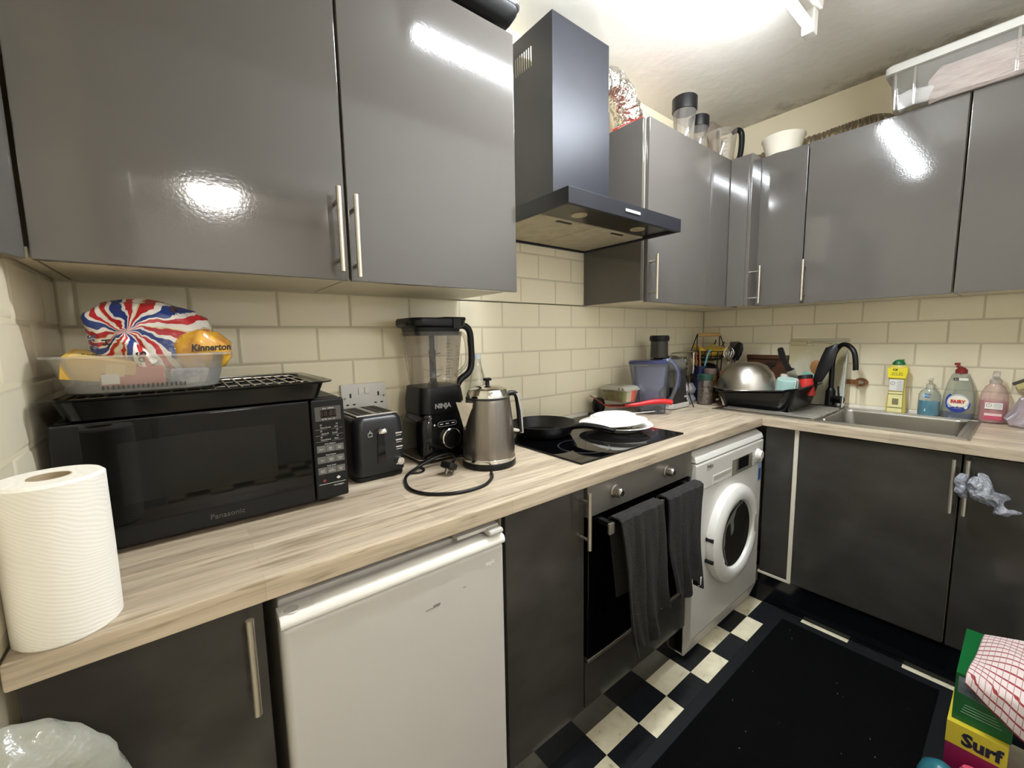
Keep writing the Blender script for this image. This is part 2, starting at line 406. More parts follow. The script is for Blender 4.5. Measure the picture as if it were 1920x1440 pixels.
# ================================================================== cabinets
def rb(mb, run, a0, a1, d0, d1, z0, z1, bev=0., mi=0):
    """box on a run: a = along it, d = depth coordinate (y for the tiled run, x for the sink run)"""
    return mb.box(a0, a1, d0, d1, z0, z1, bev, mi) if run == 'x' else mb.box(d0, d1, a0, a1, z0, z1, bev, mi)
def bar_handle(parent, L, run, a, front, z0, z1, label=None):
    mb = MB(L); d = front-.036; p = (lambda q, dd, z: (q, dd, z)) if run == 'x' else (lambda q, dd, z: (dd, q, z))
    mb.cyl(p(a, d, z0), p(a, d, z1), .006, seg=14)
    for z in (z0+.028, z1-.028): mb.cyl(p(a, d, z), p(a, front, z), .0045, seg=10)
    return O('handle', mb, STEELB, parent, label)
def door(parent, L, run, a0, a1, front, z0, z1, mat, h=None, name='door', tilt=None):
    mb = MB(L); rb(mb, run, a0, a1, front, front+.018, z0, z1, .0025)
    o = O(name, mb, mat, parent)
    if h: bar_handle(o, L, run, h[0], front, h[1], h[2])
    return o
ZB, ZT = 1.443, 2.165
def wall_unit(label, run, a0, a1, front, hpos, side=None, doors=None):
    L = ((a0+a1)/2, (front+.018)/2, ZB) if run == 'x' else ((front+.018)/2, (a0+a1)/2, ZB)
    t = T('wall_cabinet', label, 'wall cabinet', L)
    mb = MB(L); d0 = front+.02
    rb(mb, run, a0+.001, a0+.018, d0, -.004, ZB, ZT); rb(mb, run, a1-.018, a1-.001, d0, -.004, ZB, ZT)
    rb(mb, run, a0+.018, a1-.018, d0, -.004, ZB, ZB+.018); rb(mb, run, a0+.018, a1-.018, d0, -.004, ZT-.018, ZT); rb(mb, run, a0+.018, a1-.018, -.012, -.004, ZB+.018, ZT-.018)
    O('carcass', mb, CARC, t)
    if side:
        mb = MB(L); rb(mb, run, side[0], side[1], d0, -.004, ZB, ZT, .001); O('end_panel', mb, GLOSS, t)
    for (b0, b1, h) in doors or [(a0+.0015, a1-.0015, hpos)]: door(t, L, run, b0, b1, front, ZB-.006, ZT, GLOSS, h)
    return t
wall_unit('grey gloss wall cabinet above the microwave, handle on its right edge', 'x', -2.853, -2.356, -.355, (-2.380, 1.452, 1.632))
wall_unit('grey gloss wall cabinet left of the cooker hood, handle on its left edge', 'x', -2.353, -1.853, -.355, (-2.343, 1.442, 1.622))
wall_unit('grey gloss wall cabinet right of the cooker hood with clear jars on top', 'x', -1.142, -.632, -.335, (-1.125, 1.447, 1.628), side=(-1.158, -1.143))
# corner wall unit: leaf on the tiled run, return leaf with the handle, leaf on the sink run
L = (-.3, -.3, ZB); t = T('corner_wall_cabinet', 'grey gloss corner wall cabinet with folding doors beside the white tub', 'wall cabinet', L)
mb = MB(L); mb.box(-.63, -.004, -.315, -.004, ZB, ZB+.018); mb.box(-.315, -.004, -.64, -.315, ZB, ZB+.018); mb.box(-.63, -.004, -.315, -.004, ZT-.018, ZT); mb.box(-.315, -.004, -.64, -.315, ZT-.018, ZT); mb.box(-.63, -.614, -.315, -.004, ZB+.018, ZT-.018)
O('carcass', mb, CARC, t)
mb = MB(L); mb.box(-.63, -.30, -.335, -.317, ZB-.006, ZT, .0025); O('door', mb, GLOSS, t)
mb = MB(L); mb.box(-.437, -.335, -.440, -.422, ZB-.006, ZT, .004); mb.box(-.437, -.421, -.4225, -.337, ZB-.006, ZT, .002); o = O('door', mb, GLOSS, t); bar_handle(o, L, 'x', -.398, -.440, 1.447, 1.632)
mb = MB(L); mb.box(-.332, -.314, -.637, -.424, ZB-.006, ZT, .0025)
o = O('door', mb, GLOSS, t)
wall_unit('wide grey gloss wall cabinet above the sink, handle on its left edge', 'y', -1.140, -.640, -.332, (-.651, 1.449, 1.638))
wall_unit('grey gloss wall cabinet at the right edge of the photo under the clear box', 'y', -1.555, -1.144, -.332, None)
# scribed filler at the left wall
L = (-2.87, -.37, ZB); t = T('filler_panel', 'narrow grey gloss filler panel at the far left above the tiles', 'panel', L)
mb = MB(L); mb.prism([(-2.856, -.356), (-2.879, -.43), (-2.879, -.38), (-2.866, -.338)], 'z', ZB-.006, ZT, bev=.002)
O('filler_board', mb, GLOSS, t)
mb = MB(L); mb.box(-2.879, -2.857, -.336, -.004, ZB, ZB+.016); O('filler_base', mb, CARC, t)

# worktops
WT0, WT1 = .872, .910
mb = MB(); mb.box(XL+.001, -.601, -.60, -.001, WT0, WT1, .004)
tag(O('worktop', mb, worktop_mat('worktop_staves_x', 'x')), 'long beige wood-effect worktop under the microwave and hob', 'worktop')
SX0, SX1, SY0, SY1 = -.50, -.115, -1.205, -.79       # sink bowl opening
mb = MB(); e = .012
mb.box(-.60, SX0-e, -1.555, -.001, WT0, WT1, .004); mb.box(SX1+e, -.001, -1.555, -.001, WT0, WT1, .002)
mb.box(SX0-e, SX1+e, SY1+e, -.001, WT0, WT1, .0); mb.box(SX0-e, SX1+e, -1.555, SY0-e, WT0, WT1, .0)
tag(O('worktop', mb, worktop_mat('worktop_staves_y', 'y')), 'beige wood-effect worktop around the steel sink', 'worktop')

# base cabinets
def base_unit(label, run, a0, a1, front, h, z0=.155, z1=.866, back=-.03, doorx=None):
    L = ((a0+a1)/2, (front+back)/2, 0) if run == 'x' else ((front+back)/2, (a0+a1)/2, 0)
    t = T('base_cabinet', label, 'base cabinet', L); mb = MB(L); d0 = front+.02
    rb(mb, run, a0+.001, a0+.018, d0, back, .15, .87); rb(mb, run, a1-.018, a1-.001, d0, back, .15, .87); rb(mb, run, a0+.018, a1-.018, d0, back, .15, .168)
    O('carcass', mb, CARC, t)
    door(t, L, run, a0+.002, a1-.002, front, z0, z1, BASEG, h); return t
base_unit('dark grey base cabinet below the kitchen roll, at the left wall', 'x', -2.880, -2.602, -.58, (-2.627, .695, .873-.012))
base_unit('narrow dark grey base cabinet between the fridge and the oven', 'x', -2.090, -1.798, -.58, (-1.817, .695, .862))
base_unit('wide dark grey base cabinet below the sink', 'y', -1.228, -.742, -.58, (-1.214, .66, .852))
base_unit('dark grey base cabinet with a crumpled bag hung on its handle', 'y', -1.555, -1.232, -.58, (-1.247, .66, .855))
L = (-.55, -.67, 0); t = T('corner_base_cabinet', 'recessed dark grey corner cabinet front between washing machine and sink cabinet', 'base cabinet', L)
mb = MB(L); mb.box(-.572, -.556, -.722, -.606, .158, .868, .002); O('panel_board', mb, BASEG, t)
mb = MB(L); mb.box(-.576, -.54, -.740, -.723, .150, .87, .001); O('edge_strip', mb, EDGE, t, 'white vertical edge strip')
mb = MB(L); mb.box(-.575, -.54, -.738, -.60, .146, .157, .001); O('bottom_edge', mb, EDGE, t, 'white bottom edge')
for lab, run, a0, a1, d in (('black plinth under the cabinets left of the fridge', 'x', -2.880, -2.602, -.54), ('dark glossy plinth under the narrow cabinet and the oven', 'x', -2.09, -1.205, -.54), ('black glossy plinth under the sink cabinets', 'y', -1.555, -.60, -.568)):
    mb = MB(); rb(mb, run, a0, a1, d, d+.016, .002, .149, .001)
    tag(O('plinth', mb, PLIN if run == 'y' else M('grey_gloss_plinth', '#1d1d1e', .1)), lab, 'plinth')

# ================================================================== appliances
# oven
L = (-1.5, -.3, .15); t = T('oven', 'built-in oven with grey control panel and black glass door below the hob', 'oven', L)
OX0, OX1 = -1.793, -1.212
mb = MB(L); mb.box(OX0+.01, OX1-.01, -.565, -.05, .30, .868); O('body', mb, M('oven_casing', '#2a2a2a', .5), t)
mb = MB(L); mb.box(OX0, OX1, -.588, -.566, .772, .868, .003); cp = O('control_panel', mb, M('oven_panel_steel', '#8b867f', .36, .6, bump=(140, .05, .002), stretch=(.05, 1, 1)), t)
for kx in (-1.672, -1.384):
    mb = MB(L); c = (kx, -.588, .826); mb.lathe([(.021, 0), (.021, .004), (.0165, .006), (.0155, .027), (.0135, .030)], c, 24, ax=(0, -1, 0)); O('knob', mb, STEEL, cp)
    mb = MB(L); mb.lathe([(.0105, .0301), (.0095, .0312)], c, 20, ax=(0, -1, 0)); mb.box(kx-.001, kx+.001, -.6195, -.618, .836, .842); O('knob_cap', mb, CHROME, cp)
mb = MB(L); mb.box(OX0+.002, OX1-.002, -.588, -.568, .326, .766, .004); dr = O('door', mb, BLKGLASS, t)
mb = MB(L); mb.box(OX0+.002, OX1-.002, -.590, -.568, .312, .324, .003); O('door_trim', mb, STEELB, dr, 'pale metal bottom trim')
mb = MB(L); mb.box(OX0+.05, OX1-.05, -.642, -.624, .742, .762, .002)
for hx in (OX0+.055, OX1-.055): mb.box(hx-.009, hx+.009, -.628, -.588, .744, .760, .002)
O('handle', mb, BLKM, dr)
for hx in (-1.758, -1.502):
    mb = MB(L); mb.box(hx-.011, hx+.011, -.6485, -.6405, .736, .768, .001); O('handle_end', mb, STEELB, dr, 'silver handle fitting')
mb = MB(L); mb.box(OX0, OX1, -.580, -.562, .155, .306, .002); O('lower_panel', mb, BASEG, t)

# towels hung over the oven handle
TOW = M('charcoal_terry', '#2b2826', .95, bump=(300, 1., .006), sheen=.0)
def towel(label, x0, x1, zf, zb, seed, taper=.0, tag_=False, dy=0., skew=0.):
    L = ((x0+x1)/2, -.635, .75)
    t = T('tea_towel', label, 'towel', L, group=None)
    mb = MB(L); zt = .766
    def fn(u, v):
        # v: 0 front hem -> .5 over the bar -> 1 back hem
        x = x0+(x1-x0)*u; cx = (x0+x1)/2
        if v < .46: k = v/.46; z = zf+(zt-zf)*k; y = -.657; s = 1-k
        elif v > .54: k = (v-.54)/.46; z = zt-(zt-zb)*k; y = -.614; s = k
        else: a = (v-.46)/.08*PI; y = -.6355-.0215*math.cos(a); z = zt+.012*math.sin(a); s = 0
        x = cx+(x-cx)*(1-taper*s)+skew*s
        fold = math.sin(u*PI*3.3+seed+s*1.2)*.020*(.25+s)+math.sin(u*PI*7.5+seed*2+v*2)*.007*(.3+s)
        if v < .5: y += -.009*s-abs(fold)*.9-.004
        else: y += min(.0, fold)*.2
        if v < .46: z += .10*s*s*(u-.5)*math.sin(seed*3)+.025*s*math.sin(u*9+seed); x += .012*s*math.sin(s*6+seed)
        return (x, y+dy, z)
    mb.sheet(fn, 30, 46, .005)
    O('cloth', mb, TOW, t)
    if tag_:
        mb = MB(L); mb.box(x1-.062, x1-.030, -.6865, -.6845, .418, .446); O('care_label', mb, WHITEP, t, 'small white care label')
towel('dark grey towel hanging on the left half of the oven handle, longer one', -1.735, -1.520, .372, .50, .6, .12, False, 0, .03)
towel('dark grey towel with a white label on the right end of the oven handle', -1.486, -1.262, .428, .52, 2.1, .30, True, 0, -.015)

# hob
L = (-1.46, -.28, WT1); t = T('hob', 'black glass electric hob set into the worktop', 'hob', L)
mb = MB(L); mb.box(-1.755, -1.165, -.528, -.03, WT1, .9165, .0015); O('glass', mb, BLKGLASS, t)
ring = M('hob_ring_print', '#2e2e30', .12)
for (x, y, r) in ((-1.60, -.40, .09), (-1.31, -.38, .105), (-1.60, -.15, .075), (-1.31, -.14, .09)):
    mb = MB(L); mb.lathe([(r-.003, .9166), (r, .9168), (r+.003, .9166)], (x, y, 0), 40, cap0=False, cap1=False); O('heat_ring', mb, ring, t)
mb = MB(L); mb.lathe([(.004, .9166), (.003, .9172)], (-1.215, -.425, 0), 12); O('indicator_light', mb, M('red_indicator', (.8, .05, .04, 1), emit=.25), t, 'small red indicator')

# cooker hood
L = (-1.46, -.2, 1.685); t = T('cooker_hood', 'black chimney cooker hood with flat canopy above the hob', 'cooker hood', L)
HB = streak(M('hood_black', '#23242a', .42, .35), '#212228', '#2a2b31', (3, 3, 3), .35, .7)
x0, x1, y0, y1 = -1.765, -1.155, -.487, -.002
mb = MB(L); mb.box(x0, x1, y0, y0+.014, 1.685, 1.732, .001); mb.box(x0, x0+.012, y0+.014, y1, 1.685, 1.732, .001); mb.box(x1-.012, x1, y0+.014, y1, 1.685, 1.732, .001); mb.box(x0+.012, x1-.012, y1-.012, y1, 1.685, 1.732); mb.box(x0+.012, x1-.012, y0+.014, y1-.012, 1.726, 1.732)
cn = O('canopy', mb, HB, t)
mb = MB(L); mb.box(x0+.012, x1-.012, y0+.014, -.335, 1.694, 1.70); O('lamp_strip', mb, M('hood_lamp_strip', '#3b352d', .25, .6), cn)
for lx in (-1.62, -1.30):
    mb = MB(L); mb.lathe([(.028, 1.694), (.026, 1.691), (.018, 1.6905)], (lx, -.395, 0), 20); O('hood_lamp', mb, M('unlit_lamp_lens', '#a39678', .25), cn)
filt = M('hood_filter_mesh', '#a79d86', .5, .55, bump=(600, .8, .004))
streak(filt, '#b5aa92', '#cdc3ac', (18, 18, 18), .35, .7)
for fx0, fx1 in ((x0+.016, -1.462), (-1.458, x1-.016)):
    mb = MB(L); mb.box(fx0, fx1, -.332, y1-.016, 1.691, 1.70, .002); f = O('grease_filter', mb, filt, cn)
    mb = MB(L); xm = (fx0+fx1)/2; mb.box(xm-.035, xm+.035, -.318, -.306, 1.6885, 1.692, .001); O('filter_catch', mb, BLK, f)
mb = MB(L); mb.box(-1.498, -1.418, y0-.003, y0, 1.704, 1.713, .001); O('switch_bar', mb, WHITEP, cn, 'white switch bar')
# chimney: a three-sided duct open to the wall, the upper part slides in the lower
def duct3(z0, z1, xa, xb, yf, slots=False):
    mb = MB(L); th = .0015
    mb.box(xa, xb, yf, yf+th, z0, z1)
    for xs in (xa, xb-th):
        if not slots: mb.box(xs, xs+th, yf+th, -.003, z0, z1); continue
        ya, yb, sa, sb, n = -.158, -.058, z1-.125, z1-.058, 8
        mb.box(xs, xs+th, yf+th, -.003, z0, sa); mb.box(xs, xs+th, yf+th, -.003, sb, z1)
        mb.box(xs, xs+th, yf+th, ya, sa, sb); mb.box(xs, xs+th, yb, -.003, sa, sb)
        p = (yb-ya)/n
        for k in range(n): mb.box(xs, xs+th, ya+k*p, ya+k*p+p*.45, sa, sb)
    return mb
O('chimney_lower', duct3(1.732, 2.158, -1.608, -1.302, -.262), HB, t)
O('chimney_upper', duct3(2.150, 2.395, -1.605, -1.305, -.2595, True), HB, t)

# foil ducts
FOIL = M('crinkled_foil', '#cfccc4', .2, 1., bump=(55, .9, .02))
def foil(label, pts, r, cr, n=90, flat=1.):
    mb = MB(); mb.tube(pts, r, 20, sm=14)
    for v in mb.bm.verts:
        v.co += noise.noise_vector(v.co*38)*cr + noise.noise_vector(v.co*90)*cr*.5
    return tag(O('foil_duct', mb, FOIL, ang=25), label, 'duct')
foil('crumpled silver foil duct bending down behind the hood chimney', [(-1.232, -.13, 2.335), (-1.19, -.13, 2.36), (-1.12, -.13, 2.375), (-1.04, -.125, 2.34), (-.995, -.12, 2.285), (-.985, -.115, 2.238)], .062, .008)
mb = MB(); pts = [(-.33, -.17, 2.205), (-.22, -.20, 2.21), (-.125, -.32, 2.215), (-.11, -.6, 2.225), (-.11, -.76, 2.232), (-.085, -.825, 2.235), (-.03, -.845, 2.235)]
mb.tube(pts, lambda q: .049+.0035*math.sin(q*420), 18, sm=40)
for v in mb.bm.verts: v.co += noise.noise_vector(v.co*30)*.004
tag(O('foil_duct', mb, M('dusty_foil', '#a59a85', .35, .9, bump=(80, .5, .01)), ang=50), 'grey ribbed foil duct lying along the top of the sink wall cabinets', 'duct')

# fridge
L = (-2.345, -.3, 0); t = T('fridge', 'white undercounter fridge with a top handle recess', 'fridge', L)
fx0, fx1 = -2.585, -2.107
FRW = M('fridge_white', '#c2beb8', .3, bump=(220, .03, .001))
mb = MB(L); mb.box(fx0+.004, fx1-.004, -.555, -.06, .015, .842, .006); O('body', mb, FRW, t)
mb = MB(L); mb.box(fx0, fx1, -.600, -.560, .02, .812, .012, seg=3); dr = O('door', mb, FRW, t)
mb = MB(L)
prof = [(-.604, .812), (-.606, .820), (-.602, .830), (-.592, .834), (-.561, .834), (-.561, .812)]
mb.prism([(y, z) for y, z in prof], 'x', fx0, fx1, bev=.003); O('top_trim', mb, M('fridge_trim_white', '#e6e3dc', .2), dr)
mb = MB(L)
def gr(u, v):
    x = fx0+.055+(fx1-fx0-.11)*u; k = math.sin(PI*u)**.5
    return (x, -.596+.030*v, .8345+.004*math.sin(PI*v)*k)
mb.sheet(gr, 24, 6, .002); O('handle_ridge', mb, M('fridge_trim_white'), dr)
mb = MB(L); mb.box(fx1-.12, fx1-.004, -.585, -.50, .846, .856, .004); mb.box(fx1-.045, fx1-.004, -.606, -.56, .838, .852, .006); O('hinge_cover', mb, FRW, t)
mb = MB(L); mb.lathe([(.013, .8335), (.011, .8355)], (fx0+.022, -.585, 0), 16); O('hinge_cap', mb, FRW, dr)
text('lettering', 'logik', .014, M('silver_print', '#f2f0ec', .3), Vector((-2.150, -.6003, .775))-Vector(L), XY, dr)
mb = MB(L); mb.box(-2.318, -2.285, -.6008, -.600, .727, .7285); mb.box(-2.300, -2.283, -.6008, -.600, .729, .7325); mb.box(-2.225, -2.218, -.6008, -.600, .742, .7435); O('scratches', mb, INKG, dr)
for x in (fx0+.04, fx1-.04):
    mb = MB(L); mb.cyl((x, -.5, 0), (x, -.5, .02), .016); O('foot', mb, BLK, t)

# washing machine
L = (-.908, -.3, 0); t = T('washing_machine', 'white front-loading washing machine beside the oven', 'washing machine', L)
wx0, wx1 = -1.204, -.590; WM_ = M('washer_white', '#d6d2cb', .28)
mb = MB(L); mb.box(wx0, wx1, -.575, -.04, .012, .815, .006)
mb.prism([(-.602, .098), (-.576, .018), (-.50, .018), (-.50, .70), (-.602, .70)], 'x', wx0, wx1, bev=.005)
O('body', mb, WM_, t)
mb = MB(L); mb.prism([(-.604, .702), (-.604, .805), (-.598, .812), (-.5, .812), (-.5, .702)], 'x', wx0, wx1, bev=.003); pn = O('control_panel', mb, WM_, t)
mb = MB(L); mb.prism([(-.604, .815), (-.596, .838), (-.57, .852), (-.05, .852), (-.05, .815)], 'x', wx0, wx1, bev=.004); O('lid', mb, M('washer_lid', '#dedbd5', .2), t)
yf = -.6045
mb = MB(L); mb.box(-1.075, -.912, yf-.001, yf+.01, .705, .742, .002); dw = O('detergent_drawer', mb, M('washer_lid'), pn)
mb = MB(L); mb.box(-1.068, -.918, yf-.0016, yf, .722, .738, .0005); O('drawer_grip', mb, M('shadow_plastic', '#b2aca0', .5), dw)
mb = MB(L); mb.box(-.907, -.712, yf-.002, yf, .702, .770, .001); ds = O('display_panel', mb, M('display_surround', '#7d7869', .2), pn)
mb = MB(L); mb.box(-.868, -.752, yf-.003, yf-.001, .715, .768, .0005); O('display', mb, BLKGLASS, ds)
mb = MB(L); mb.box(-.866, -.754, yf-.0036, yf-.003, .716, .7175); O('display_line', mb, INKG, ds)
mb = MB(L); mb.lathe([(.027, 0), (.026, .008), (.021, .011), (.020, .019), (.018, .021)], (-.655, yf, .748), 28, ax=(0, -1, 0)); kb = O('programme_knob', mb, WHITEP, pn)
mb = MB(L); mb.lathe([(.0155, .0211), (.014, .0222)], (-.655, yf, .748), 24, ax=(0, -1, 0)); O('knob_face', mb, M('washer_knob_face', '#c9c5bd', .3), kb)
mb = MB(L)
for k in range(11):
    a = PI*(.72+.14*k); q = (-.655+.045*math.cos(a), .748+.04*math.sin(a))
    if q[0] < -.610: mb.box(q[0]-.009, q[0]+.007, yf-.0006, yf, q[1]-.0012, q[1]+.0012)
O('programme_marks', mb, INKG, pn)
mb = MB(L); mb.cyl((-.608, yf-.004, .742), (-.608, yf, .742), .006); O('start_button', mb, WHITEP, pn)
text('lettering', 'beko', .024, INKG, Vector((-1.098, yf, .788))-Vector(L), XY, pn, bold=.0006)
mb = MB(L); mb.prism([(-1.122, .772), (-1.075, .779), (-1.075, .7805), (-1.122, .7745)], 'y', yf-.0005, yf); O('logo_underline', mb, INKG, pn)
text('lettering', '6 kg 1200', .010, INKG, Vector((-1.05, yf, .690+.018))-Vector(L), XY, pn)
mb = MB(L)
for k in range(4): mb.box(-.84+k*.032, -.826+k*.032, yf-.001, yf, .694+.004, .7005, .0003)
O('buttons', mb, WHITEP, pn)
cx, cz = -.902, .458
mb = MB(L); mb.lathe([(.206, 0), (.210, .012), (.205, .030), (.188, .042), (.160, .044), (.146, .036), (.140, .018), (.138, .0)], (cx, -.602, cz), 64, ax=(0, -1, 0), cap0=False, cap1=False); dr = O('door', mb, M('washer_door', '#e3e0da', .2), t)
mb = MB(L); mb.lathe([(.140, .024), (.130, .020), (.112, .010), (.08, .004), (.03, .0025)], (cx, -.602, cz), 48, ax=(0, -1, 0), cap0=False); O('door_glass', mb, M('washer_glass', '#24231f', .05, coat=.5), dr)
mb = MB(L); mb.box(cx+.150, cx+.166, -.6475, -.640, cz-.035, cz+.045, .003); O('door_handle', mb, M('washer_recess', '#9b968c', .4), dr)
mb = MB(L); mb.cyl((cx-.203, -.632, cz+.03), (cx-.203, -.60, cz+.03), .008); mb.cyl((cx-.203, -.632, cz-.06), (cx-.203, -.60, cz-.06), .008); O('hinge_screw', mb, BLK, dr)
mb = MB(L); mb.box(-.634, -.600, -.6032, -.602, .615, .70, .0); s = O('energy_label', mb, M('sticker_blue', '#9fb8d8', .4), t, 'pale blue sticker')
mb = MB(L); mb.box(-.629, -.605, -.6036, -.6032, .62, .675); O('label_print', mb, M('sticker_navy', '#27447c', .4), s)
mb = MB(L); mb.prism([(wx0+.01, .100), (wx1-.01, .100), (wx1-.01, .1015), (wx0+.01, .1015)], 'y', -.6028, -.602); O('kick_seam', mb, INKG, t)
for x in (wx0+.05, wx1-.05):
    mb = MB(L); mb.cyl((x, -.53, 0), (x, -.53, .02), .022); O('foot', mb, BLK, t)

# microwave
L = (-2.624, -.18, WT1); t = T('microwave', 'black microwave oven on the worktop against the left wall', 'microwave', L)
mx0, mx1, my, z0, z1 = -2.868, -2.380, -.330, .922, 1.166
mb = MB(L); mb.box(mx0+.004, mx1-.003, my+.022, -.02, z0+.004, z1, .008); O('body', mb, BLKM, t)
xd = -2.455
mb = MB(L); mb.box(mx0, xd-.0015, my, my+.021, z0, z1-.002, .006); dr = O('door', mb, BLK, t)
mb = MB(L); mb.box(mx0+.038, xd-.004, my-.0025, my+.003, z0+.040, z1-.006, .002); gl = O('door_glass', mb, BLKGLASS, dr)
mb = MB(L); a, b, c, d = mx0+.085, xd-.075, z0+.082, z1-.045
mb.box(a, b, my-.0032, my-.0024, c, d); O('window', mb, M('microwave_window', '#0b0b0b', .12), gl)
text('lettering', 'Panasonic', .0155, M('dim_logo', '#4b4946', .4), Vector((-2.628, my-.0003, z0+.020))-Vector(L), XY, dr)
mb = MB(L); mb.box(xd, mx1, my-.001, my+.021, z0, z1-.002, .006); pn = O('control_panel', mb, BLK, t)
yp = my-.0013; xc = (xd+mx1)/2
mb = MB(L); mb.box(xd+.008, mx1-.009, yp-.0006, yp+.001, 1.112, 1.146, .0003); ds = O('display_bezel', mb, M('bezel_grey', '#4c4a46', .25), pn)
mb = MB(L); mb.box(xd+.020, mx1-.020, yp-.0012, yp-.0005, 1.120, 1.138); O('display', mb, BLKGLASS, ds)
text('lettering', '88:88', .017, M('dim_segments', '#3a2a24', .3), Vector((xc, yp-.0013, 1.129))-Vector(L), XY, ds, ex=.0002)
text('lettering', 'Auto   Defrost', .0042, INKW, Vector((xc, yp-.0008, 1.142))-Vector(L), XY, ds, ex=.0002)
text('lettering', 'Kg  Min  Power  Sec', .0036, INKW, Vector((xc, yp-.0008, 1.116))-Vector(L), XY, ds, ex=.0002)
for r, (ta, tb) in enumerate((('Micro Power', 'Grill'), ('Quick 30', 'Combi'), ('Timer/Clock', 'More'))):
    zz = 1.099-.0145*r
    text('lettering', ta+'      '+tb, .0045, INKW, Vector((xc, yp, zz-.003))-Vector(L), XY, pn, ex=.0002)
    for q in (-1, 1):
        mb = MB(L); cxk = xc+q*.018; mb.box(cxk-.002, cxk+.002, yp-.0004, yp+.0005, zz+.0015, zz+.0055); mb.box(cxk-.013, cxk+.013, yp-.0004, yp+.0005, zz-.0072, zz-.0066); O('key_mark', mb, INKG, pn)
btn = M('key_grey', '#5d5c59', .4)
for r, (hd, ws) in enumerate((('Auto Defrost', ('Bread', 'Meat Items', 'Meat Joints')), ('Auto Reheat', ('Soup', 'Chilled Meal', 'Frozen Meal')), ('Auto Cook', ('Jacket Potato', 'Fresh Vegetables', 'Fresh Fish')))):
    zz = 1.045-.0265*r
    text('lettering', hd, .0045, INKW, Vector((xc, yp, zz+.0115))-Vector(L), XY, pn, ex=.0002)
    for k in range(3):
        bx = xc+(k-1)*.0205; mb = MB(L); mb.box(bx-.0098, bx+.0098, yp-.0008, yp+.0005, zz-.0075, zz+.0085, .0003); kk = O('key', mb, btn, pn)
        text('lettering', ws[k].replace(' ', '\n'), .0036, INKW, Vector((bx, yp-.0009, zz))-Vector(L), XY, kk, ex=.0002)
mb = MB(L); mb.box(xc-.03, xc+.03, yp-.0004, yp+.0005, .9595, .9603); mb.prism([(xc+.014, .967), (xc+.019, .971), (xc+.014, .975), (xc+.009, .971)], 'y', yp-.0005, yp+.0005); O('start_mark', mb, INKW, pn)
mb = MB(L); mb.lathe([(.0035, 0), (.003, .0006)], (xc-.018, yp, .968), 14, ax=(0, -1, 0)); O('stop_mark', mb, M('dull_red', '#7c2f2b', .4), pn)
text('lettering', 'NN-E28JBM', .0048, INKW, Vector((xc+.014, yp, .953))-Vector(L), XY, pn, ex=.0002)
for x in (mx0+.05, mx1-.05):
    for y in (-.29, -.06):
        mb = MB(L); mb.cyl((x, y, WT1), (x, y, z0+.006), .011); O('foot', mb, BLK, t)

# ================================================================== on the long worktop, left to right
# kitchen roll
t = T('kitchen_roll', 'white kitchen roll standing on the worktop end at the left edge', 'kitchen roll', (-2.829, -.548, WT1))
pm = M('embossed_paper', '#ece7dd', .9)
nt = pm.node_tree; tc = N(nt, 'ShaderNodeTexCoord'); wv = N(nt, 'ShaderNodeTexWave', Scale=62., Distortion=24., Detail=2.); wv.inputs['Detail Scale'].default_value = .17
mp = N(nt, 'ShaderNodeMapping'); mp.inputs['Rotation'].default_value = (0, 1.15, 0); nt.links.new(tc.outputs['Object'], mp.inputs[0]); nt.links.new(mp.outputs[0], wv.inputs['Vector'])
bp = N(nt, 'ShaderNodeBump', Strength=.09, Distance=.002); nt.links.new(wv.outputs[1], bp.inputs['Height']); nt.links.new(bp.outputs[0], bsdf(pm).inputs['Normal'])
r = .0545; mb = MB(); mb.lathe([(.0215, .0), (r-.003, .0), (r, .004), (r+.0005, .1), (r, .212), (r-.004, .216), (.0215, .2155)], seg=64, cap0=False, cap1=False)
O('paper', mb, pm, t)
mb = MB(); mb.lathe([(.0213, .216), (.0213, 0), (.020, 0), (.020, .216), (.0213, .216)], seg=40, cap0=False, cap1=False); O('cardboard_core', mb, M('cardboard', '#a8967a', .9), t, 'grey-brown cardboard tube')

# baking tray and grill rack on the microwave
t = T('baking_tray', 'black enamel baking tray with flared rim on top of the microwave', 'tray', (-2.64, -.196, 1.1665))
ENAM = M('black_enamel', '#0a0a0b', .14, spec=.4)
hx, hy = .205, .145
mb = MB(); R = []
for (dx, z, r) in ((-.012, .0, .02), (0, .003, .025), (.010, .030, .03), (.012, .036, .03), (.027, .040, .03), (.028, .043, .03), (.011, .041, .03), (.006, .034, .03), (-.003, .007, .025), (-.014, .004, .02)):
    R.append(rrect(0, 0, hx+dx, hy+dx, r, 6, z))
mb.rings(R, cap0=True, cap1=True); O('pan', mb, ENAM, t)
RK = M('rack_chrome', '#aaa69c', .22, 1.)
t = T('grill_rack', 'chrome wire grill rack lying in the black baking tray', 'rack', (-2.64, -.196, 1.196))
mb = MB(); z = .008
mb.tube([(-hx+.01, -hy+.01, z), (hx-.01, -hy+.01, z), (hx-.01, hy-.01, z), (-hx+.01, hy-.01, z)], .0026, 8, sm=1, closed=True); O('rack_frame', mb, RK, t)
for k in range(16):
    x = -hx+.03+k*(2*hx-.06)/15; mb = MB(); mb.cyl((x, -hy+.01, z+.002), (x, hy-.01, z+.002), .0017, seg=8); O('rack_bar', mb, RK, t)
for y in (-.05, .06):
    mb = MB(); mb.cyl((-hx+.01, y, z-.002), (hx-.01, y, z-.002), .002, seg=8); O('cross_bar', mb, RK, t)
mb = MB(); 
for sx in (-1, 1):
    for sy in (-1, 1): mb.cyl((sx*(hx-.03), sy*(hy-.02), -.0245), (sx*(hx-.03), sy*(hy-.02), z), .0022, seg=8)
O('rack_feet', mb, RK, t)

